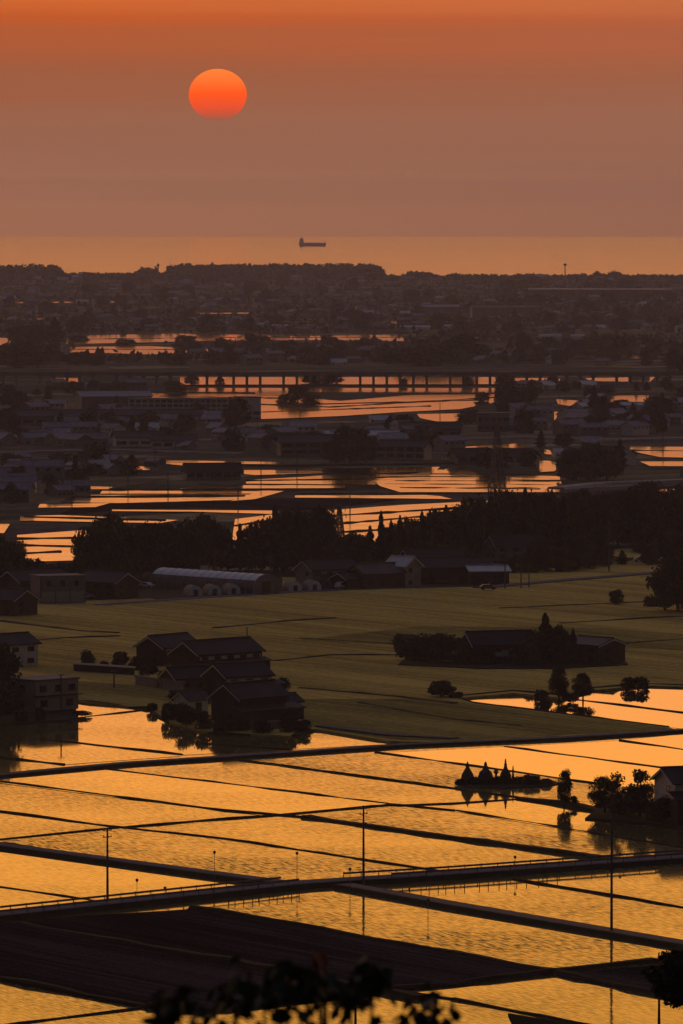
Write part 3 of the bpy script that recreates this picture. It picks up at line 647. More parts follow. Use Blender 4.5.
# ------------------------------------------------------------------ utility poles, stakes, guard rail
def utility_pole(px, py, hpx, label, arms=2, z=0.3, transformer=False):
    s = mpp(py); H = hpx*s; p = P(px, py); t = empty('utility_pole', (p.x, p.y, z), R(GA)); tag(t, label, 'utility pole', 'utility poles')
    g = MB(); g.tube([(0,0,-0.3),(0,0,H)], [0.2,0.12], 10); g.build('pole', M['pole'], t)
    for k in range(arms):
        a = MB(); z1 = H-0.35-0.9*k; a.box(-0.8,0.8,-0.06,0.06,z1,z1+0.1); ao = a.build('crossarm', M['rail'], t)
        for x in (-0.7,0,0.7):
            i = MB(); i.lathe([(0.05,z1+0.1),(0.09,z1+0.16),(0.05,z1+0.22),(0.08,z1+0.28),(0.03,z1+0.34)], 6, x if x else 0.12, 0); i.build('insulator', M['stone'], ao)
    if transformer:
        g = MB(); g.lathe([(0.25,H-3.4),(0.27,H-2.6),(0.2,H-2.5)], 10, 0.4, 0); g.build('transformer', M['rail'], t)
    return t
utility_pole(107.5, 904, 74, 'utility pole standing on the lower left road bank')
utility_pole(363.5, 886, 79, 'utility pole at the junction of the two paddy roads', transformer=True)
utility_pole(611.5, 935, 142, 'tall utility pole reaching up before the dark trees on the right', 1)
utility_pole(659, 1034, 42, 'short dark pole near the bottom right corner', 1)
utility_pole(355.5, 1040, 32, 'dark pole top at the bottom edge behind the leaves', 1)
utility_pole(61, 717, 42, 'utility pole in front of the flat-topped house', 1)
utility_pole(114, 690, 19, 'thin pole in front of the long pale-topped wall', 1)
utility_pole(247, 664, 36, 'thin mast rising behind the long farmhouse', 0)
utility_pole(270, 594, 36, 'utility pole beside the right end of the greenhouse', 1)
utility_pole(505, 590, 49, 'dark utility pole at the corner of the field by the parked machines', 1)
utility_pole(521, 590, 34, 'thinner utility pole right of the dark corner pole', 1)
utility_pole(529, 589, 22, 'short thin pole on the road behind the barley', 1)
utility_pole(484, 577, 60, 'tall utility pole in front of the dark wood', 1)
utility_pole(432, 577, 48, 'utility pole between the barns and the dark wood', 1)
utility_pole(609, 573, 50, 'utility pole in front of the dark wood at right', 1)
for i, (x, y, h) in enumerate([(110,470,26),(155,468,22),(297,470,28),(261,478,20),(128,487,18),(168,492,20),(258,432,16),(300,418,22),(560,402,14),(663,452,16),(440,418,14),(636,415,22),(420,438,14),(72,500,18),(238,506,22),(350,512,20)]):
    utility_pole(x, y, h, 'distant thin utility pole among the flooded paddies behind the dark wood', 1)

def stake(px, py, hpx, label):
    s = mpp(py); H = hpx*s; p = P(px, py); t = empty('marker_stake', (p.x, p.y, 0.0)); tag(t, label, 'marker stake', 'thin topped stakes in the paddies')
    g = MB(); g.tube([(0,0,-0.2),(0,0,H)], [0.05,0.035], 6); g.build('rod', M['rail'], t)
    g = MB(); g.lathe([(0.04,H-0.3),(0.2,H-0.1),(0.24,H+0.08),(0.12,H+0.2),(0.02,H+0.26)], 8); g.build('bird_scarer', M['stone'], t)
for px, py, h, lab in [(214.5,880,28,'stake with a dark top, leftmost of those above the road junction'), (297,885,32,'stake with dark top above the road junction, left of the pole'), (350,893,24,'stake with dark top directly beside the junction pole'),
    (137,898,18,'stake with a dark top in the lower left paddy'), (515,876,19,'stake with dark top above the main road, right of the junction'), (165,896,8,'very short stake near the lower left road'), (428,920,20,'stake standing in the paddy below the right road'), (620,866,12,'short stake by the tall right pole')]:
    stake(px, py, h, lab)
def guard_rail(pts, side, label):
    ps = [P(x, y, 0) for x, y in pts]; c = ps[0]; t = empty('guard_rail', (c.x, c.y, 0)); tag(t, label, 'guard rail', 'guard rails along the main road')
    g = MB(); off = side
    def o(i):
        d = (ps[min(i+1,len(ps)-1)]-ps[max(i-1,0)]).normalized(); return ps[i]-c+Vector((-d.y,d.x,0))*off
    q = [o(i) for i in range(len(ps))]
    for i in range(len(q)-1):
        d = (q[i+1]-q[i]).normalized(); n = Vector((-d.y,d.x,0))*0.04
        a, b = q[i], q[i+1]; up = Vector((0,0,1))
        g.add([a-n+up*1.25,b-n+up*1.25,b-n+up*1.55,a-n+up*1.55,a+n+up*1.25,b+n+up*1.25,b+n+up*1.55,a+n+up*1.55],[(0,1,2,3),(7,6,5,4),(3,2,6,7),(0,4,5,1)])
    g.build('rail', M['rail'], t); cnt = 0
    L = [0]; 
    for i in range(len(q)-1): L.append(L[-1]+(q[i+1]-q[i]).length)
    s = 0
    post = MB(); post.box(-0.07,0.07,-0.07,0.07,0.6,1.6); pm = post.mesh('post', M['rail'])
    while s < L[-1] and cnt < 90:
        i = max(k for k in range(len(L)-1) if L[k] <= s); f = (s-L[i])/(L[i+1]-L[i]); p = q[i].lerp(q[i+1], f)
        po = link('post', pm, t); po.location = p; s += 3.0; cnt += 1
guard_rail([(-30,922),(0,919),(225,895),(290,888)], -1.9, 'guard rail along the near edge of the main road, left of the junction')
guard_rail([(385,882),(455,877.5),(683,861),(710,859)], -1.9, 'guard rail along the near edge of the main road, right of the junction')
guard_rail([(-30,922),(0,919),(225,895),(290,888)], 1.9, 'guard rail along the far edge of the main road, left of the junction')
guard_rail([(350,884),(455,877.5),(683,861),(710,859)], 1.9, 'guard rail along the far edge of the main road, right of the junction')
# row of posts standing in the paddy below the main road
pm = MB(); pm.tube([(0,0,-0.1),(0,0,0.75)], [0.07,0.06], 6); pmm = pm.mesh('fence_post', M['bark'])
for x in list(range(228,302,8)) + list(range(384,470,9)) + list(range(478,560,10)):
    y = (895 + (x-225)/77*(-8) + 10) if x < 310 else 893 - (x-384)*0.075 + 1
    p = P(x + rnd.uniform(-1.5,1.5), y + 1, 0); o = link('fence_post', pmm); o.location = (p.x, p.y, 0.05)
    tag(o, 'thin short post standing in the paddy just below the main road', 'fence post', 'short posts in the water below the main road')

# ------------------------------------------------------------------ row of buildings behind the barley
house(6, 616, 15, 10, 4.6, 2.6, GB+10, 'brown house with pale gable at the left edge of the barley', 'wall_brown', 'roof')
house(34, 600, 19, 10, 5.8, 2.7, GA, 'long dark-roofed house with white gable edge behind the brown house at left', 'wall_brown', 'roof')
t = empty('garage_house', (*P(58,604).xy, 0.5), R(20)); tag(t, 'grey flat-topped two-storey garage with small square windows on the left', 'house')
g = MB(); g.box(-6,6,-4,4,0,6.6); g.build('wall', M['wall_grey'], t); g = MB(); g.box(-6.2,6.2,-4.2,4.2,6.603,6.9); g.build('roof', M['conc_dark'], t)
for x in (-3.6,0,3.6): window(t, x, -4, 4.3, 0.9, 1.2, 's')
for x in (-3.8,0,3.8): g = MB(); g.box(x-1.7,x+1.7,-4.06,-4,0,2.9); g.build('garage_door', M['metal'], t)
house(108, 599, 15, 10, 5.0, 2.6, GB+8, 'brown house with pale gable facing right, left of the greenhouse', 'wall_brown', 'roof_grey')
def arch_house(px, py, w, L, h, rz, label, film='film', side='film_dark', end='film', group=None, kindname='greenhouse', door=True):
    p = P(px, py); t = empty(kindname, (p.x, p.y, 0.5), R(rz)); tag(t, label, 'greenhouse', group)
    n = 14; prof = [(w/2*math.cos(math.pi*k/n), h*(math.sin(math.pi*k/n))**0.75) for k in range(n+1)]
    cut = 4
    def sheet(ks, m, nm):
        b = MB(); 
        for k in ks:
            (y0,z0),(y1,z1) = prof[k], prof[k+1]
            b.add([(-L/2,y0,z0),(L/2,y0,z0),(L/2,y1,z1),(-L/2,y1,z1)],[(0,1,2,3)])
        b.build(nm, M[m], t)
    ns = int(L/3)
    rb = MB()
    for i in range(ns+1):
        x = -L/2+L*i/ns; rb.tube([(x, y*1.005, z*1.005+0.02) for y, z in prof], [0.05]*(n+1), 4)
    sheet(range(cut-1, n-cut+1), film, 'roof_film'); sheet(list(range(0,cut-1))+list(range(n-cut+1,n)), side, 'side_film')
    rb.build('hoop_frame', M['metal'], t)
    for sx in (-1,1):
        e = MB(); x = sx*L/2; e.add([(x,y,z) for y,z in prof],[tuple(range(n+1))]); eo = e.build('end_wall', M[end], t)
        if door:
            d = MB(); d.box(*( (x, x+0.08) if sx > 0 else (x-0.08, x)), -w*0.16, w*0.16, 0, h*0.62); d.build('door', M['glass'], eo)
    return t
arch_house(214, 592, 9, 41, 5.0, GB+2, 'long pale arched greenhouse at the edge of the barley field', end='wall_grey')
for i, (x, lab) in enumerate([(193,'leftmost small hoop house in front of the long greenhouse'),(212,'second small hoop house before the long greenhouse'),(231,'third small hoop house before the long greenhouse'),(292.5,'small hoop house just right of the long greenhouse'),(312,'rightmost small hoop house beside the cluster of dark houses')]):
    arch_house(x, 597-0.09*(x-193)*0.5, 3.6, 6, 2.5, GB-25, lab, film='film_dark', group='small hoop houses')
house(327, 588, 17, 9, 5.6, 2.5, GB+85, 'dark house with pale gable left of the brown barns', 'wall_grey', 'roof', band=(4.4,5.0,14))
house(350, 590, 9, 7, 3.2, 1.7, GA, 'low dark shed with a pale gable edge between two houses', 'wall_wood', 'roof', cat='shed', name='shed')
house(376, 589, 14, 10, 4.6, 2.6, 30, 'wide reddish-brown barn behind the barley', 'wall_brown', 'roof_brown', cat='barn', name='barn', trim=False)
house(403, 588, 8, 7.5, 6.6, 2.5, GB+10, 'white storehouse with steep pale gable roof among dark barns', 'concrete', 'roof_pale', cat='storehouse', name='storehouse')
house(450, 584, 24, 12, 5.0, 2.6, 10, 'long black-roofed barn right of the white storehouse', 'wall_wood', 'roof', cat='barn', name='barn')
house(432, 577, 18, 10, 5.5, 2.8, 20, 'dark barn behind the white storehouse', 'wall_wood', 'roof', cat='barn', name='barn')
house(487, 585, 12, 9, 4.0, 1.3, 10, 'shed with a pale sheet roof sheltering machines at the field corner', 'wall_wood', 'roof_pale', cat='shed', name='shed', trim=False)
house(517, 561, 18, 10, 5.0, 2.8, 20, 'grey-roofed house at the foot of the dark wood', 'wall_grey', 'roof_grey')
house(575, 552, 12, 8, 4.0, 2.2, 20, 'small house with pale roof among the trees right of the wood', 'wall_grey', 'roof_grey')
house(668, 545, 16, 10, 6, 2.5, 20, 'grey house at the right edge in front of the wood', 'wall_grey', 'roof_grey')
house(640, 541, 12, 8, 5, 2.2, GB, 'low pale house near the right edge in front of the wood', 'wall_beige', 'roof_grey')
def car(px, py, rz, label, paint='car', z=0.6, van=False):
    p = P(px, py); t = empty('parked_car', (p.x, p.y, z), R(rz)); tag(t, label, 'car', 'cars parked behind the barley')
    b = MB(); pr = [(-2.1,0.35),(-2.15,0.8),(-1.9,0.95),(-1.3,1.4 if not van else 1.75),(0.5,1.42 if not van else 1.8),(1.15,0.95 if not van else 1.1),(2.05,0.8),(2.15,0.35)]
    n = len(pr); b.add([(x,-0.82,zz) for x,zz in pr]+[(x,0.82,zz) for x,zz in pr], [tuple(range(n))[::-1], tuple(range(n,2*n))]+[(i,(i+1)%n,n+(i+1)%n,n+i) for i in range(n)])
    b.build('body', M[paint], t)
    for s in (-1,1):
        w = MB(); y = s*0.825; zt = 1.32 if not van else 1.66
        w.box(-1.25,0.55,min(y,y+s*0.01),max(y,y+s*0.01),0.98,zt); w.build('window', M['glass'], t)
        for x in (-1.35,1.35):
            h = MB(); h.tube([(x,s*0.6,0.32),(x,s*0.86,0.32)],[0.32,0.32],12); h.build('wheel', M['rubber'], t)
car(86, 601, 10, 'small pale car parked beside the garage at left'); car(147, 590, -40, 'pale car parked left of the greenhouse end')
car(341, 591, 60, 'white car tucked between the dark houses', van=True); car(594, 564, 5, 'leftmost car on the road at the foot of the wood', 'car', 0.4); car(641, 563.5, 5, 'middle car on the road at the foot of the wood', 'car', 0.4); car(666, 564, 5, 'rightmost pale car, half behind the right edge tree', 'car', 0.4)
car(488, 592, 10, 'dark car parked under the shed with the pale roof', 'car_dark')

# ------------------------------------------------------------------ dark wood across the picture
WOOD = [ # x, base y, width, height, kind
 (-8,598,34,66,'broad'),(8,594,28,44,'conifer'),(30,590,26,32,'broad'),(46,588,26,24,'broad'),(64,586,24,24,'broad'),(14,580,20,40,'broad'),(76,584,20,18,'shrub'),
 (92,584,30,60,'broad'),(110,580,32,60,'broad'),(126,582,30,55,'broad'),(101,572,28,50,'broad'),(142,580,28,52,'broad'),(156,578,30,50,'broad'),(170,578,26,50,'broad'),(184,576,28,50,'broad'),(199,574,28,54,'broad'),(214,572,28,50,'broad'),(228,572,22,40,'conifer'),
 (240,572,22,44,'conifer'),(252,572,24,42,'broad'),(262,572,26,54,'broad'),(275,573,24,62,'conifer'),(284,574,34,62,'broad'),(298,573,20,64,'conifer'),(309,574,30,66,'broad'),(322,573,26,62,'broad'),(330,570,20,40,'broad'),
 (344,575,28,30,'broad'),(358,574,26,36,'broad'),(370,572,22,42,'conifer'),(381,570,18,54,'conifer'),(391,570,16,46,'conifer'),(400,568,20,48,'conifer'),(411,566,24,44,'broad'),(422,566,20,50,'conifer'),
 (434,564,28,50,'broad'),(446,562,24,52,'conifer'),(458,562,28,54,'broad'),(470,560,24,56,'broad'),(484,560,30,60,'broad'),(498,560,26,62,'broad'),(512,558,26,62,'broad'),(525,560,26,66,'conifer'),(536,558,28,62,'broad'),
 (550,560,28,62,'broad'),(563,562,24,60,'conifer'),(576,560,30,60,'broad'),(590,562,26,60,'broad'),(604,548,28,50,'broad'),(618,546,28,48,'broad'),(632,546,30,50,'broad'),(646,546,28,50,'broad'),(660,548,32,54,'broad'),(674,550,30,56,'broad'),(690,552,30,56,'broad'),
 (540,572,26,28,'broad'),(556,573,26,26,'broad'),(572,572,24,26,'broad'),(588,570,22,24,'broad'),(602,568,18,16,'broad'),(622,566,16,14,'conifer'),(650,566,18,18,'broad'),
 (88,573,26,30,'broad'),(505,530,30,32,'broad'),(560,524,30,32,'broad'),(610,522,30,32,'broad'),(650,520,34,34,'broad'),(688,520,34,34,'broad'),(530,526,28,30,'conifer'),(585,523,26,30,'broad'),(630,520,26,30,'conifer'),
 (470,535,26,26,'broad'),(440,545,28,26,'broad'),(150,570,30,40,'broad'),(178,566,30,36,'broad'),(206,564,30,36,'broad'),(300,562,30,40,'broad'),(350,566,30,30,'broad'),(395,560,28,34,'broad'),
 (500,548,34,30,'broad'),(530,545,34,30,'broad'),(560,545,34,30,'broad'),(590,545,34,30,'broad'),(480,572,24,20,'broad'),(460,572,24,22,'broad'),(510,574,18,14,'shrub'),(528,574,20,16,'shrub'),
 (640,555,16,12,'broad'),(604,558,18,14,'broad'),(662,560,20,22,'conifer'),(676,562,22,26,'broad'),
]
for n, (x, y, w, h, k) in enumerate(WOOD):
    side = 'left part, above the greenhouse' if 78 < x < 338 else ('left edge' if x <= 78 else ('middle part, behind the dark barns' if x < 480 else 'right part, above the barley'))
    kd = 'pointed evergreen' if k == 'conifer' else ('low bush' if k == 'shrub' else 'rounded dark tree')
    tree(k, x, y, w*1.2, h*1.06, f'{kd} in the dark wood, {side}', f'{kd}s of the dark wood, {side}')

# ------------------------------------------------------------------ town beyond: scattered houses and trees
BODY = [('wall_grey','roof_grey'),('wall_white','roof'),('wall_brown','roof'),('wall_beige','roof_grey'),('wall_grey','roof_blue'),('wall_wood','roof'),('wall_white','roof_pale'),('wall_grey','roof')]
WORD = {'wall_grey':'grey-walled','wall_white':'white-walled','wall_brown':'brown-walled','wall_beige':'beige-walled','wall_wood':'dark wooden'}
RWORD = {'roof':'dark roof','roof_grey':'grey roof','roof_blue':'blue-grey roof','roof_pale':'pale roof','roof_brown':'brown roof'}
FAR = []
for k, (wl, rf) in enumerate(BODY):
    b = MB(); w, d, hw, hr = 12+k%3*2, 9, 5.6 if k % 2 else 3.6, 2.4
    gable_body(b, w, d, hw, hr); b.mi = 1; gable_roof(b, w, d, hw, hr, 0.6)
    if k % 3 == 0: b.mi = 0; b.box(-w*0.3, w*0.25, -d/2-3, -d/2, 0, 2.6); b.mi = 1; shed_lean(b, w*0.55, 3, 2.65, 3.4, -w*0.025, -d/2)
    b.mi = 2
    for i in range(4):
        x = -w/2+w*(i+0.5)/4; b.box(x-0.7, x+0.7, -d/2-0.04, -d/2+0.1, hw-1.9 if k%2 else 0.9, hw-0.8 if k%2 else 2.0)
    FAR.append((b.mesh('far_house', [M[{'wall_wood':'wall_grey','wall_grey':'concrete','wall_brown':'wall_grey'}.get(wl, wl)], M[{'roof':'roof_far','roof_grey':'roof_far2'}.get(rf, rf)], M['glass']]), wl, rf))  # walls and roofs swapped for paler ones, imitating haze by colour
def far_house(x, y, s, zone, rz=None):
    k = rnd.randrange(len(FAR)); me, wl, rf = FAR[k]; p = P(x, y)
    if wl == 'wall_white' and rf == 'roof_pale' and rnd.random() < 0.6: me, wl, rf = FAR[5]
    o = link('town_house', me); o.location = (p.x, p.y, 0.2); s *= 0.66; o.scale = (s*rnd.uniform(0.85,1.25), s, s*rnd.uniform(0.85,1.1))
    o.rotation_euler = (0,0,R(rz if rz is not None else rnd.choice((GA,GA,GB,GB,10,-10))+rnd.uniform(-8,8)))
    tag(o, f'{WORD[wl]} house with {RWORD[rf]} {zone}', 'house', f'{WORD[wl]} {RWORD[rf]} houses {zone}')
def far_tree(x, y, w, h, zone, k=None):
    k = k or rnd.choice(('broad','broad','conifer','shrub'))
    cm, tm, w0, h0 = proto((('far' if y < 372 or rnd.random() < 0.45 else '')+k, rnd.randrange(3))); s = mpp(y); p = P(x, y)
    t = empty(NAMES[k], (p.x, p.y, 0.1), rnd.uniform(0,6.28)); t.scale = (w*s/w0, w*s/w0, h*s/h0)
    kd = {'broad':'rounded dark tree','conifer':'pointed evergreen','shrub':'low wide bush'}[k]
    tag(t, f'{kd} {zone}', 'shrub' if k == 'shrub' else 'tree', f'{kd}s {zone}'); link('crown', cm, t); link('trunk', tm, t)
ZONES = [
 ([(-5,389),(178,389),(178,396),(-5,396)], 5, 16, 0.9, (8,6), 'in front of the viaduct at the left'),
 ([(506,388),(690,388),(690,394),(506,394)], 4, 14, 0.9, (8,6), 'in front of the viaduct at the right'), # poly, houses, trees, house scale, tree size m, phrase
 ([(0,395),(75,412),(250,412),(250,450),(0,450)], 46, 26, 1.0, (8,9), 'in the left town below the school'),
 ([(255,422),(450,420),(455,452),(250,454)], 24, 20, 1.0, (8,6.5), 'in the middle village below the viaduct'),
 ([(500,388),(683,388),(683,436),(500,436)], 30, 34, 1.0, (9,9), 'in the right village below the viaduct'),
 ([(440,440),(683,450),(683,478),(440,470)], 4, 4, 1.0, (9,9), 'in the lower right village before the wood'),
 ([(0,465),(110,468),(70,500),(0,505)], 15, 14, 1.0, (7,7), 'in the small hamlet at the left edge'),
 ([(60,464),(190,466),(190,474),(120,478),(60,482)], 7, 7, 0.8, (8,7), 'on the strip of land between the bright left paddies'),
 ([(0,348),(683,348),(683,368),(0,368)], 30, 90, 1.0, (13,10), 'just above the viaduct'),
 ([(0,306),(683,304),(683,334),(0,334)], 80, 62, 1.0, (16,11), 'in the far town between viaduct and coast'),
 ([(0,280),(683,280),(683,304),(0,306)], 66, 55, 1.25, (22,12), 'in the farthest town near the coast'),
]
for poly, nh, nt_, hs, (tw, th), zone in ZONES:
    xs = [p[0] for p in poly]; ys = [p[1] for p in poly]
    def pick(pad):
        for _ in range(300):
            x, y = rnd.uniform(min(xs), max(xs)), rnd.uniform(min(ys), max(ys))
            if inpoly(x, y, poly) and free(x, y, pad):
                up = 7.0/mpp(y)
                if rnd.random() < 0.88 and not (free(x, y-up, 3) and free(x, y-up*0.5, 3)): continue
                return x, y
        return None
    for _ in range(nh):
        q = pick(8)
        if q: far_house(q[0], q[1], hs*rnd.uniform(0.85,1.25), zone)
    for _ in range(nt_):
        q = pick(6)
        if q:
            s = mpp(q[1]); far_tree(q[0], q[1], tw*rnd.uniform(0.6,1.4)/s, th*rnd.uniform(0.55,1.15)/s, zone)
# individually visible dark groups
for x, y, w, h, lab, k in [
 (350,463,40,38,'big dark tree before the pale sheds in the middle village','broad'),(336,463,26,24,'lower left shoulder tree of the big dark village tree','broad'),(366,463,24,26,'right shoulder tree of the big dark village tree','broad'),
 (572,481,34,34,'leftmost tree of the dark grove in the lower right village','broad'),(590,481,34,38,'second tree of the dark grove in the lower right village','broad'),(607,481,34,40,'third tree of the dark grove in the lower right village','broad'),(620,470,24,30,'rightmost tree of the dark grove in the lower right village','conifer'),
 (493,470,34,22,'dark rounded tree beside the lattice tower','broad'),(298,402,22,17,'dark tree before the viaduct in the bright water','broad'),(286,404,20,9,'low bush left of the dark tree before the viaduct','shrub'),(312,404,22,9,'low bush right of the dark tree before the viaduct','shrub'),
 (20,368,60,26,'wide dark tree mass at the left above the viaduct','broad'),(30,345,44,22,'dark tree behind the wide mass at the left','broad'),(55,342,30,24,'dark tree right of the wide mass at the left','conifer'),
 (78,366,24,14,'rounded tree above the viaduct near the left','broad'),(95,366,20,12,'second rounded tree above the viaduct near the left','broad'),
 (77,341,24,6,'low bush on the dark strip in the far paddy','shrub'),(185,343,22,8,'rounded bush island in the far paddy','broad'),(125,345,22,6,'wide low hedge island in the far paddy','shrub'),
 (430,366,60,22,'wide dark tree group above the viaduct right of centre','broad'),(460,362,46,26,'tall dark tree group above the viaduct right of centre','broad'),(400,364,40,16,'dark tree left of the wide group above the viaduct','broad'),(340,362,40,12,'low trees above the viaduct at centre','broad'),
 (250,341,12,8,'leftmost small dark tree below the bright far strip','broad'),(262,342,14,7,'second small dark tree below the bright far strip','broad'),(524,352,18,18,'dark grove tree in the far right fields','broad'),(510,350,12,12,'small conifer left of the far right grove','conifer'),(680,372,30,22,'dark tree at the right edge on the viaduct line','broad'),
 (48,402,16,16,'dark tree beside the left field above the town','conifer'),(95,395,20,14,'dark tree behind the green-roofed hall','broad'),(108,396,18,12,'second dark tree behind the green-roofed hall','broad'),(90,419,9,15,'dark tree in front of the pale gymnasium wall','broad'),
 (120,418,10,14,'dark tree before the middle of the green-roofed hall','broad'),(146,432,18,20,'dark tree in the left town below the school','broad'),(236,428,26,30,'dark trees right of the long school building','broad'),
 (594,412,20,26,'tall pointed tree in the right village beside bright water','conifer'),(622,410,20,10,'low dark bush in front of bright water in the right village','broad'),(660,420,26,22,'dark tree in the right village near the edge','broad'),(508,412,30,26,'dark tree at the left side of the right village','broad'),(525,405,24,20,'second dark tree at the left side of the right village','broad'),
 (312,384,22,11,'dark bush just behind the viaduct near the centre, left of two','broad'),(331,384,24,11,'dark bush just behind the viaduct near the centre, right of two','broad'),(192,385,16,9,'dark bush behind the viaduct at the left end of its bright openings','broad'),(505,387,22,13,'dark tree behind the viaduct at the right end of its bright openings','broad'),(468,386,12,8,'small dark bush under the viaduct right of centre','shrub'),(220,386,10,8,'small dark bush under the viaduct left of centre','shrub'),(404,386,9,7,'tiny bush under the viaduct near the centre','shrub'),
 (482,402,16,10,'dark bush at the right end of the bright central water','broad'),(470,424,26,14,'dark bushes below the bright central water','broad')]:
    tree(k, x, y, w, h, lab, None, z=0.1)

# school and hall
def block(px, py, w, d, h, rz, label, wall='concrete', roofm='conc_dark', name='school_building', cat='building', rows=3, cols=12, gable=0):
    p = P(px, py); t = empty(name, (p.x, p.y, 0.2), R(rz)); tag(t, label, cat)
    if gable:
        b = MB(); gable_body(b, w, d, h, gable); b.build('wall', M[wall], t); r = MB(); gable_roof(r, w, d, h, gable, 0.8); r.build('roof', M[roofm], t)
    else:
        b = MB(); b.box(-w/2,w/2,-d/2,d/2,0,h); b.build('wall', M[wall], t); r = MB(); r.box(-w/2-0.3,w/2+0.3,-d/2-0.3,d/2+0.3,h+0.003,h+0.5); r.build('roof', M[roofm], t)
    for j in range(rows):
        z = 1.0 + j*(h-0.5)/max(rows,1)
        for i in range(cols):
            g = MB(); x = -w/2+w*(i+0.5)/cols; g.box(x-w/cols*0.4,x+w/cols*0.4,-d/2-0.08,-d/2,z,z+1.5); g.build('window', M['glass'], t)
    return t
block(113, 413, 34, 22, 8.0, 12, 'pale gymnasium hall with greenish shallow roof in the left town', 'wall_grey', 'roof_blue', rows=1, cols=6, gable=2.2, name='gymnasium')
block(160, 414, 30, 10, 7.0, 4, 'left half of the long three-storey school with pale balcony bands', 'wall_white', cols=10)
block(205, 414, 26, 10, 7.0, 4, 'right half of the long three-storey school with pale balcony bands', 'wall_white', cols=10)
block(248, 417, 9, 9, 9, 30, 'pale cubic building right of the school by the bright water', 'wall_white', rows=1, cols=2, name='apartment_building')
block(60, 425, 48, 14, 4, 8, 'long low purple-grey roofed hall in the left town', 'wall_grey', 'roof_grey', rows=1, cols=8, gable=2.4, name='long_hall')
block(145, 425, 52, 12, 4.5, 3, 'long low grey building in front of the school', 'wall_grey', 'roof_grey', rows=1, cols=10, gable=2, name='long_hall')
block(138, 447, 20, 10, 4, 10, 'low white-walled house with wide openings in front of the left town', 'wall_white', 'roof_grey', rows=1, cols=4, gable=2, name='long_house')
block(174, 449, 18, 9, 3.4, 0, 'low white house right of the wide-opening house', 'wall_white', 'roof_grey', rows=1, cols=4, gable=2, name='long_house')
block(306, 456, 22, 12, 5.5, 8, 'pale blue-grey house left of the big dark village tree', 'wall_grey', 'roof_grey', rows=2, cols=4, gable=2.5, name='village_house')
block(333, 444, 14, 9, 3.6, 10, 'pale-roofed shed behind the left of the big dark village tree', 'wall_white', 'roof_pale', rows=1, cols=3, gable=1.6, name='village_shed', cat='shed')
block(392, 444, 18, 9, 3.6, -10, 'pale-roofed shed right of the big dark village tree', 'wall_grey', 'roof_pale', rows=1, cols=3, gable=1.6, name='village_shed', cat='shed')
block(404, 460, 20, 9, 5.2, -20, 'beige two-storey house at the right of the middle village', 'wall_beige', 'roof_grey', rows=2, cols=5, gable=2, name='village_house')
block(430, 438, 26, 12, 4, 0, 'low long house on the right of the middle village', 'wall_grey', 'roof', rows=1, cols=5, gable=2.4, name='village_house')
block(493, 432, 14, 9, 8, 0, 'three-storey grey building above the lattice tower', 'wall_grey', rows=2, cols=5, name='apartment_building')
block(470, 464, 14, 9, 3, 20, 'dark-roofed house left of the lattice tower', 'wall_grey', 'roof', rows=1, cols=3, gable=2.6, name='village_house')
block(517, 465, 15, 9, 3.2, -40, 'dark-roofed house with a white gable right of the lattice tower', 'wall_white', 'roof', rows=1, cols=3, gable=2.6, name='village_house')
block(640, 412, 18, 9, 3, -10, 'pale sheet-roofed shed in the right village', 'wall_grey', 'roof_pale', rows=1, cols=3, gable=1.2, name='village_shed', cat='shed')
block(212, 480, 20, 8, 3.0, 10, 'dark-roofed house with pale wall bays in the bright left paddies', 'wall_grey', 'roof', rows=1, cols=6, gable=2.6, name='village_house')
block(640, 378.5, 11, 6, 3.0, 0, 'small pale building glimpsed under the viaduct at right', 'wall_white', 'roof_pale', rows=0, cols=0, name='roadside_building')
block(600, 300, 150, 40, 11, -3, 'very long blue-grey factory near the coast', 'conc_dark', 'roof_pale', rows=0, cols=0, name='factory')
block(505, 318, 60, 30, 9, 3, 'pale grey factory left of the very long blue-grey factory', 'concrete', 'roof_grey', rows=0, cols=0, name='factory', gable=2)
block(440, 316, 34, 22, 8, 0, 'blue-grey warehouse in the far middle of the plain', 'concrete', 'roof_blue', rows=0, cols=0, name='warehouse', gable=2)
for x, y, w in [(415,331,30),(405,316,10),(85,304,18),(255,328,18),(280,330,16),(450,330,12),(340,313,14),(369,315,10)]:
    p = P(x, y); s = mpp(y); o = MB(); gable_body(o, w*s, 9, 2.6, 1.2); o.mi = 1; gable_roof(o, w*s, 9, 2.6, 1.2, 0.3)
    oo = o.build('farm_shed', [M['wall_white'], M['roof_pale']]); oo.location = (p.x, p.y, 0.3)
    tag(oo, 'long white-roofed shed in the far plain beyond the viaduct', 'shed', 'long white-roofed sheds in the far plain')
for x, y, w in [(545,341,12),(556,341,10),(578,341,14),(604,349,14),(475,344,5)]:
    arch_house(x, y, 9, w*mpp(y), 4.5, 0, 'white arched greenhouse in the far right fields', 'roof_pale', 'roof_pale', 'wall_white', 'white arched greenhouses in the far right fields', door=False)

# viaduct
t = empty('railway_viaduct', (0, P(341,385).y, 0)); tag(t, 'long low railway viaduct on many piers across the plain', 'viaduct')
s = mpp(385); x0, x1 = -900, 900
g = MB(); g.box(x0, x1, -5, 5, 5.3, 6.4); g.build('deck', M['conc_dark'], t)
for sy in (-1,1): g = MB(); g.box(x0, x1, sy*5.2-0.2, sy*5.2+0.2, 5.8, 7.2); g.build('parapet', M['conc_dark'], t)
pm = MB(); pm.box(-0.7,0.7,-4.2,4.2,-0.2,4.6); pm.box(-1.3,1.3,-4.6,4.6,4.6,5.297); pmesh = pm.mesh('pier', M['conc_dark'])
x = -260
while x < 260: o = link('pier', pmesh, t); o.location = (x, 0, 0); x += 7.4 if (int(x/7.4) % 6) else 13

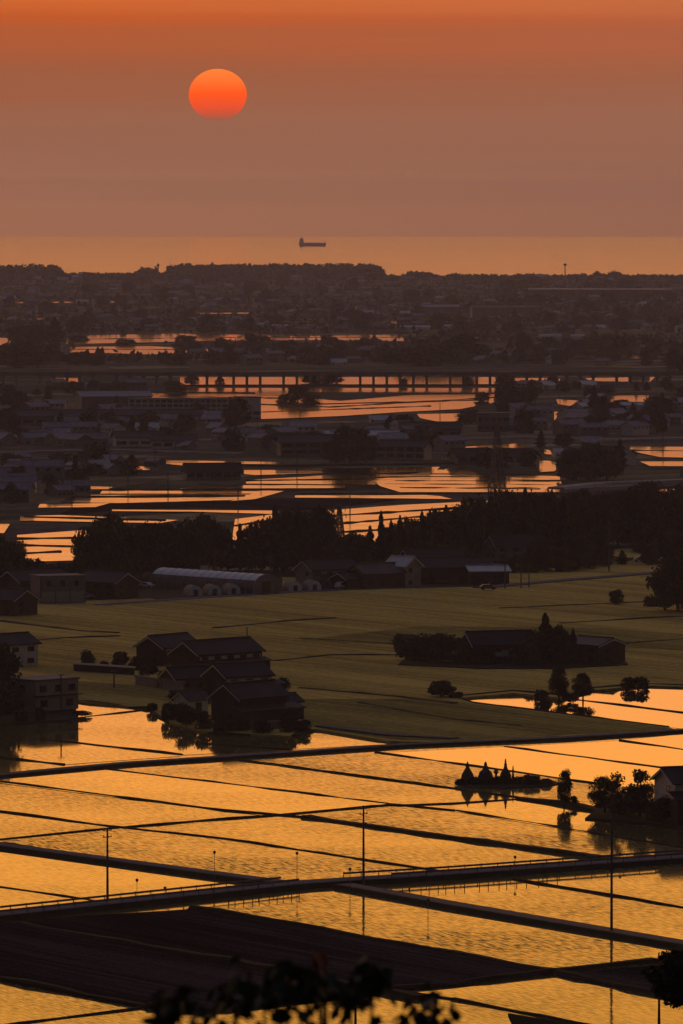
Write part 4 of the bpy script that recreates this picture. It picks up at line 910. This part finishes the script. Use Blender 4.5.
# lattice towers
def lattice(px, py, H, wb, label, arms=3):
    p = P(px, py); t = empty('lattice_tower', (p.x, p.y, 0), R(25)); tag(t, label, 'pylon', 'lattice pylons')
    g = MB(); n = 9; wt = wb*0.16
    def c(i, sx, sy): f = i/n; w = wb/2*(1-f)+wt/2*f; return Vector((sx*w, sy*w, H*f))
    for sx in (-1,1):
        for sy in (-1,1): g.tube([c(0,sx,sy), c(n,sx,sy)], [0.24,0.16], 4)
    for i in range(n):
        for (a, b) in (((-1,-1),(1,-1)),((1,-1),(1,1)),((1,1),(-1,1)),((-1,1),(-1,-1))):
            g.tube([c(i,*a), c(i+1,*b)], [0.15,0.15], 3, False); g.tube([c(i,*b), c(i+1,*a)], [0.15,0.15], 3, False); g.tube([c(i+1,*a), c(i+1,*b)], [0.15,0.15], 3, False)
    g.build('lattice', M['rail'], t)
    for k in range(arms):
        z = H*(0.95-0.12*k); L = wb*(0.55+0.1*k)
        a = MB()
        for sx in (-1,1): a.tube([(0,0.2,z),(sx*L,0,z-0.1)],[0.1,0.06],4); a.tube([(0,0,z+0.8),(sx*L,0,z)],[0.08,0.05],4); a.tube([(sx*L,0,z),(sx*L,0,z-1.1)],[0.1,0.1],5)
        a.build('crossarm', M['rail'], t)
lattice(497, 493, 24.5, 4.6, 'tall lattice pylon rising over the bright paddies right of centre')
lattice(339.5, 560, 15.5, 3.2, 'small lattice pylon behind the dark wood near the centre', 2)
# radio mast near the coast
p = P(565, 281); t = empty('radio_mast', (p.x, p.y, 0)); tag(t, 'thin radio mast sticking up above the coast on the right', 'mast')
g = MB(); g.tube([(0,0,0),(0,0,22)],[0.9,0.6],8); g.build('pole', M['rail'], t); g = MB(); g.lathe([(0.8,20),(2.2,20.6),(2.2,22.2),(0.8,23)],10); g.build('platform', M['rail'], t)
p = P(158, 277); o = MB(); o.lathe([(1.2,0),(1.0,14),(1.9,15),(1.9,17),(0.6,19)],8); o = o.build('chimney_stack', M['conc_dark']); o.location = p; tag(o, 'short thick stack above the coastal trees left of centre', 'chimney')

# coastal pine woods: far-off masses
def wood_mass(name, x0, x1, y0, y1, hpx, n, label, seed):
    r = random.Random(seed); mb = MB(); s = mpp((y0+y1)/2)
    for i in range(n):
        x = r.uniform(x0, x1); y = r.uniform(y0, y1); p = P(x, y)
        edge = min(1, (x-x0+3)/8, (x1-x+3)/8); h = hpx*s*r.uniform(0.75,1.05)*max(0.5, edge); w = r.uniform(5,9)
        mb.tube([(p.x,p.y,0),(p.x,p.y,h*0.5)],[0.4,0.2],3,False)
        for k in range(9):
            q = Vector((p.x+r.gauss(0,w*0.3), p.y+r.gauss(0,w*0.3), h*r.uniform(0.15,1.0)))
            leafcard(mb, q, w*0.45, r)
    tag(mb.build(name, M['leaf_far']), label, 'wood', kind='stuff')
wood_mass('pine_wood', 166, 382, 274.5, 281, 11.5, 1500, 'long dark pine wood along the coast below the sun', 1)
wood_mass('pine_wood', -60, 62, 274.5, 281, 11, 700, 'dark pine wood on the coast at the left edge', 2)
wood_mass('pine_wood', 62, 168, 277, 281, 5, 260, 'low coastal trees between the two pine woods', 3)
wood_mass('pine_wood', 136, 160, 276, 279, 9, 60, 'small clump of pines on the coast left of the long wood', 4)
wood_mass('pine_wood', 406, 432, 276.5, 279, 5.5, 50, 'small clump of trees on the coast right of the long wood', 5)
wood_mass('pine_wood', 382, 760, 277, 281, 3.0, 500, 'low coastal scrub on the right half of the shore', 6)
wood_mass('pine_wood', 608, 622, 277, 279, 6.5, 30, 'small rounded clump on the coast right of the radio mast', 7)
# ground cover between the far houses: hedges and scrub too small to count
r = random.Random(9); mb = MB()
for i in range(3600):
    x = r.uniform(-20, 700); y = 283 + 80*r.random()**1.2
    if not free(x, y, 3) or not free(x, y-4, 2) or inpoly(x, y, DULL[2]) or inpoly(x, y, DULL[3]): continue
    p = P(x, y); w = r.uniform(3,7)
    for k in range(3): leafcard(mb, Vector((p.x+r.gauss(0,w), p.y+r.gauss(0,w), r.uniform(0.5,w*0.7))), w*0.6, r)
tag(mb.build('hedge_scrub', M['leaf_far']), 'dark hedges and scrub between the far houses', 'scrub', kind='stuff')

# ------------------------------------------------------------------ ship
p = P(312, 246.2, -1.0); s = p.y/FPX; L = 27*s; t = empty('cargo_ship', (p.x, p.y, -1.0)); tag(t, 'small cargo ship with its bridge at the left end on the sea', 'ship')
g = MB(); h = 3.0*s; W = L*0.08
sec = [(-L/2,0.75*h,W*0.8),(-L*0.44,0,W),(L*0.40,0,W),(L/2,0,W*0.1)]
top = [(-L/2,h,W),(-L*0.30,h,W),(L*0.40,h*0.95,W),(L*0.53,h*1.35,W*0.1)]
g.add([(x,-w,z-0.5) for x,z,w in sec]+[(x,w,z-0.5) for x,z,w in sec]+[(x,-w,z) for x,z,w in top]+[(x,w,z) for x,z,w in top],
      [(0,1,9,8),(1,2,10,9),(2,3,11,10),(4,12,13,5),(5,13,14,6),(6,14,15,7),(8,9,13,12),(9,10,14,13),(10,11,15,14),(0,8,12,4),(3,7,15,11),(0,4,5,1),(1,5,6,2),(2,6,7,3)])
g.build('hull', M['hull'], t)
g = MB(); g.box(-L*0.47,-L*0.30,-W*0.9,W*0.9,h,h*1.9); g.box(-L*0.45,-L*0.33,-W,W,h*1.903,h*2.6); g.build('bridge', M['hull_b'], t)
g = MB(); g.tube([(-L*0.38,0,h*2.6),(-L*0.38,0,h*3.3)],[0.7,0.4],6); g.build('funnel', M['hull_b'], t)
g = MB(); g.box(-L*0.26,L*0.36,-W*0.7,W*0.7,h*0.98,h*1.18); g.build('hatch_cover', M['hull_b'], t)
g = MB(); g.tube([(L*0.44,0,h),(L*0.44,0,h*2.1)],[0.6,0.3],6); g.build('mast', M['hull_b'], t)

# ------------------------------------------------------------------ leaves in front: a cherry tree on the hillside
def leaf(mb, p, L, d, r):
    d = d.normalized(); side = d.cross(Vector((r.uniform(-1,1), r.uniform(-1,1), r.uniform(-0.6,0.6)))).normalized(); w = L*r.uniform(0.26,0.36); n = d.cross(side)
    mb.add([p, p+d*L*0.3+side*w, p+d*L*0.7+side*w*0.75, p+d*L, p+d*L*0.7-side*w*0.75, p+d*L*0.3-side*w, p+d*L*0.5+n*w*0.15], [(0,1,6),(1,2,6),(2,3,6),(3,4,6),(4,5,6),(5,0,6)])
D = 30.0
base = Vector((at_dist(330, 1024, D).x, D, 92.0)); t = empty('cherry_tree', base); tag(t, 'blurred dark leafy branches of a tree at the bottom edge', 'tree')
r = random.Random(4); tr = MB(); tr.tube([(0,0,-0.6),(0.1,0,1.5),(0.0,0.1,3.2)],[0.16,0.12,0.07],10)
lv = MB(); rd = MB(); tips = []
clusters = [(172,1008,16,26),(160,1020,10,14),(232,996,22,24),(262,990,22,30),(285,985,20,26),(306,985,18,26),(326,990,16,20),(352,985,18,24),(374,978,16,26),(345,1000,14,14),(410,1016,20,14),(436,1012,18,20),(300,1008,16,8),(215,1016,14,8)]
for (x, y, rx, n) in clusters:
    c = at_dist(x, y, D + r.uniform(-1.0, 1.0)) - base
    root = Vector((c.x*0.45, 0.1, 3.0 if abs(c.x) < 0.6 else 2.6)); mid = root.lerp(c, 0.55) + Vector((0,0,-0.12))
    tr.tube([Vector((0,0.05,2.4)), root, mid, c+Vector((0,0,-0.03))],[0.05,0.03,0.016,0.006],6)
    rr = rx/FPX*D
    for i in range(int(n*1.35)):
        q = c + Vector((r.gauss(0,0.55)*rr, r.gauss(0,0.75)*rr, r.gauss(0,0.5)*rr))
        leaf(lv, q, r.uniform(0.065,0.115), Vector((r.uniform(-0.7,0.7), r.uniform(-0.7,0.7), r.uniform(-1.0,0.15))), r)
for x, y in ((318,972),(322,976),(326,970)):
    q = at_dist(x, y, D) - base; leaf(rd, q, 0.11, Vector((r.uniform(-0.3,0.3),0,1)), r); tr.tube([Vector((0,0.05,2.6)), q],[0.02,0.006],5)
for i in range(900):  # lower crown, under the edge of the picture
    a = r.uniform(0,6.28); q = Vector((r.gauss(0,0.7), r.gauss(0,0.6), r.uniform(1.6,3.7)))
    if (base+q).z < CAMH - 0.1335*(base.y+q.y): leaf(lv, q, r.uniform(0.07,0.11), Vector((r.uniform(-1,1), r.uniform(-1,1), r.uniform(-1,0.3))), r)
tr.build('trunk', M['bark'], t); lv.build('leaves', M['cherry'], t); rd.build('red_leaves', M['cherry_red'], t)
# darker tree on the right, further down the slope
D = 210.0; q = at_dist(716, 975, D); gz = 98.2-0.182*(D-2)-abs(q.x)*0.03-1.5
t = empty('broadleaf_tree', (q.x, q.y, gz)); tag(t, 'near black leafy tree cut by the lower right edge', 'tree')
H = q.z + 1.15 - gz
r = random.Random(8); lv = MB(); cz = q.z - gz
for i in range(16000):
    d = Vector((r.gauss(0,1), r.gauss(0,1), r.gauss(0,1))).normalized(); f = r.random()**0.4
    bumpy = 1 + 0.13*math.sin(d.x*5+1)*math.cos(d.z*6) + 0.08*math.sin(d.z*11+d.x*7)
    leafcard(lv, Vector((d.x*2.25*f*bumpy, d.y*2.2*f*bumpy, cz-0.1+d.z*1.12*f*bumpy)), 0.10, r)
lv.build('crown', M['needle'], t); tr = MB(); tr.tube([(0,0,-0.5),(0.1,0,cz*0.5),(0,0,cz+0.6)],[0.3,0.2,0.06],9)
for i in range(8): a = i*0.8; tr.tube([(0,0,cz-2.2+i*0.25),(math.cos(a)*1.3,math.sin(a)*1.3,cz-0.6+i*0.12)],[0.09,0.02],5)
tr.build('trunk', M['bark'], t)

# ------------------------------------------------------------------ sun, sky, haze
SUN_EL = math.atan((205-95)/FPX); SUN_AZ = math.atan((218-341.5)/FPX)   # azimuth from +Y, negative = left
DS = 140000.0
sm = bpy.data.materials.new('sun_face'); sm.use_nodes = True; N = sm.node_tree.nodes; Lk = sm.node_tree.links; N.clear()
out = N.new('ShaderNodeOutputMaterial'); em = N.new('ShaderNodeEmission'); tc = N.new('ShaderNodeTexCoord'); sx = N.new('ShaderNodeSeparateXYZ'); rp = N.new('ShaderNodeValToRGB')
Lk.new(tc.outputs['Generated'], sx.inputs[0]); Lk.new(sx.outputs[2], rp.inputs[0]); Lk.new(rp.outputs[0], em.inputs[0]); Lk.new(em.outputs[0], out.inputs[0])
e = rp.color_ramp.elements
e[0].position = 0.0; e[0].color = (0.33,0.12,0.07,1); e[1].position = 1.0; e[1].color = (1.2,0.25,0.035,1)
for pz, c in ((0.06,(0.55,0.10,0.05)),(0.25,(0.95,0.085,0.02)),(0.5,(1.2,0.10,0.004)),(0.8,(1.2,0.20,0.025))): k = e.new(pz); k.color = (*c, 1)
bm = MB(); n1, n2 = 64, 32; rad = 29.0/FPX*DS
bm.lathe([(rad*math.sin(math.pi*j/n2)+0.01, -rad*math.cos(math.pi*j/n2)*0.885) for j in range(n2+1)], n1)
so = bm.build('sun', sm, smooth=True); so.location = (DS*math.tan(SUN_AZ), DS, CAMH + DS*math.tan(SUN_EL)); tag(so, 'orange setting sun disc low over the sea', 'sun')

ld = bpy.data.lights.new('sunlight', 'SUN'); ld.energy = 0.003; ld.angle = R(12); ld.color = (1.0,0.5,0.22)
lo = bpy.data.objects.new('sunlight', ld); COL.objects.link(lo)
dirv = Vector((math.tan(SUN_AZ), 1, math.tan(R(3)))).normalized(); lo.rotation_euler = dirv.to_track_quat('Z', 'Y').to_euler()

w = bpy.data.worlds.new('World'); scene.world = w; w.use_nodes = True; nt = w.node_tree; N = nt.nodes; Lk = nt.links; N.clear()
out = N.new('ShaderNodeOutputWorld'); bg = N.new('ShaderNodeBackground'); Lk.new(bg.outputs[0], out.inputs[0])
tc = N.new('ShaderNodeTexCoord'); sep = N.new('ShaderNodeSeparateXYZ'); Lk.new(tc.outputs['Generated'], sep.inputs[0])
def math_(op, a, b=None):
    m = N.new('ShaderNodeMath'); m.operation = op
    for i, v in enumerate((a, b)):
        if v is None: continue
        if isinstance(v, (int, float)): m.inputs[i].default_value = v
        else: Lk.new(v, m.inputs[i])
    return m.outputs[0]
el = math_('MULTIPLY', math_('ARCSINE', sep.outputs[2]), 180/math.pi)      # degrees
# slow layered unevenness of the air, stretched along the horizon
mp = N.new('ShaderNodeMapping'); mp.inputs['Scale'].default_value = (3,3,170); Lk.new(tc.outputs['Generated'], mp.inputs[0])
nz = N.new('ShaderNodeTexNoise'); nz.inputs['Scale'].default_value = 1.0; nz.inputs['Detail'].default_value = 4; Lk.new(mp.outputs[0], nz.inputs['Vector'])
el2 = math_('ADD', el, math_('MULTIPLY', math_('SUBTRACT', nz.outputs['Fac'], 0.5), 0.85))
def ramp(src, lo_, hi, stops):
    mr = N.new('ShaderNodeMapRange'); mr.inputs[1].default_value = lo_; mr.inputs[2].default_value = hi; Lk.new(src, mr.inputs[0])
    r_ = N.new('ShaderNodeValToRGB'); es = r_.color_ramp.elements; Lk.new(mr.outputs[0], r_.inputs[0])
    first = True
    for i, (p_, c) in enumerate(stops):
        q = (p_-lo_)/(hi-lo_)
        if i == 0: es[0].position = q; es[0].color = (*c, 1)
        elif i == 1: es[1].position = q; es[1].color = (*c, 1)
        else: k = es.new(q); k.color = (*c, 1)
    return r_.outputs[0]
low = ramp(el2, -0.5, 3.0, [(-0.5,(0.60,0.21,0.085)),(3.0,(1.0,0.35,0.075)),(0.0,(0.56,0.205,0.09)),(0.3,(0.42,0.165,0.088)),(0.7,(0.36,0.138,0.076)),(1.2,(0.38,0.11,0.045)),(1.7,(0.58,0.105,0.02)),(2.2,(0.84,0.20,0.04))])
high = ramp(el, 2.5, 90.0, [(2.5,(0.96,0.31,0.07)),(90,(0.12,0.13,0.25)),(4.0,(1.58,0.56,0.15)),(5.5,(1.95,0.72,0.085)),(8,(1.6,0.66,0.07)),(14,(0.50,0.32,0.20)),(28,(0.25,0.20,0.25)),(50,(0.17,0.17,0.28))])
gx = N.new('ShaderNodeMapRange'); gx.inputs[1].default_value = -0.04; gx.inputs[2].default_value = 0.07; gx.inputs[3].default_value = 0.0; gx.inputs[4].default_value = 0.42
Lk.new(sep.outputs[0], gx.inputs[0]); gmx = N.new('ShaderNodeMix'); gmx.data_type = 'RGBA'; Lk.new(gx.outputs[0], gmx.inputs[0]); Lk.new(low, gmx.inputs[6]); gmx.inputs[7].default_value = (0.36,0.14,0.08,1); low = gmx.outputs[2]
mixh = N.new('ShaderNodeMix'); mixh.data_type = 'RGBA'; mr = N.new('ShaderNodeMapRange'); mr.inputs[1].default_value = 2.4; mr.inputs[2].default_value = 3.0; Lk.new(el, mr.inputs[0])
Lk.new(mr.outputs[0], mixh.inputs[0]); Lk.new(low, mixh.inputs[6]); Lk.new(high, mixh.inputs[7])
# away from the sunset the sky is dim dusk: Nishita sky, low sun
sky = N.new('ShaderNodeTexSky'); sky.sky_type = 'NISHITA'; sky.sun_disc = False; sky.sun_elevation = R(1.0); sky.sun_rotation = SUN_AZ; sky.dust_density = 3; sky.altitude = 100
dotn = N.new('ShaderNodeVectorMath'); dotn.operation = 'DOT_PRODUCT'; sv = Vector((math.sin(SUN_AZ), math.cos(SUN_AZ), 0)); dotn.inputs[1].default_value = sv; 
hn = N.new('ShaderNodeVectorMath'); hn.operation = 'NORMALIZE'; hm = N.new('ShaderNodeVectorMath'); hm.operation = 'MULTIPLY'; hm.inputs[1].default_value = (1,1,0)
Lk.new(tc.outputs['Generated'], hm.inputs[0]); Lk.new(hm.outputs[0], hn.inputs[0]); Lk.new(hn.outputs[0], dotn.inputs[0])
az = N.new('ShaderNodeMapRange'); az.interpolation_type = 'SMOOTHSTEP'; az.inputs[1].default_value = -0.1; az.inputs[2].default_value = 0.95; Lk.new(dotn.outputs['Value'], az.inputs[0])
skm = N.new('ShaderNodeMix'); skm.data_type = 'RGBA'; skm.blend_type = 'MULTIPLY'; skm.inputs[0].default_value = 1; Lk.new(sky.outputs[0], skm.inputs[6]); skm.inputs[7].default_value = (0.055,0.05,0.06,1)
fin = N.new('ShaderNodeMix'); fin.data_type = 'RGBA'; Lk.new(az.outputs[0], fin.inputs[0]); Lk.new(skm.outputs[2], fin.inputs[6]); Lk.new(mixh.outputs[2], fin.inputs[7])
Lk.new(fin.outputs[2], bg.inputs[0]); bg.inputs[1].default_value = 1.0

# haze over the plain and the sea
hb = MB(); hb.box(-9500, 9500, -420, 20300, -2.2, 170)
hm_ = bpy.data.materials.new('haze_air'); hm_.use_nodes = True; N2 = hm_.node_tree.nodes; N2.clear()
o2 = N2.new('ShaderNodeOutputMaterial'); pv = N2.new('ShaderNodeVolumePrincipled'); hm_.node_tree.links.new(pv.outputs[0], o2.inputs['Volume'])
pv.inputs['Color'].default_value = (0.74,0.77,1.0,1); pv.inputs['Density'].default_value = 4.4e-5; pv.inputs['Anisotropy'].default_value = 0.5
ho = hb.build('haze', hm_); tag(ho, 'thin dusk haze over the plain', 'haze', kind='stuff')

# ------------------------------------------------------------------ render settings
vs_ = scene.view_settings; scene.display_settings.display_device = 'sRGB'
vs_.view_transform = 'Standard'; vs_.look = 'None'; vs_.exposure = 0; vs_.gamma = 1
scene.render.engine = 'CYCLES'
cy = scene.cycles; cy.use_denoising = True; cy.max_bounces = 6; cy.diffuse_bounces = 2; cy.glossy_bounces = 3; cy.volume_bounces = 1
cy.transparent_max_bounces = 8; cy.sample_clamp_indirect = 4; cy.caustics_reflective = False; cy.caustics_refractive = False
scene.render.film_transparent = False
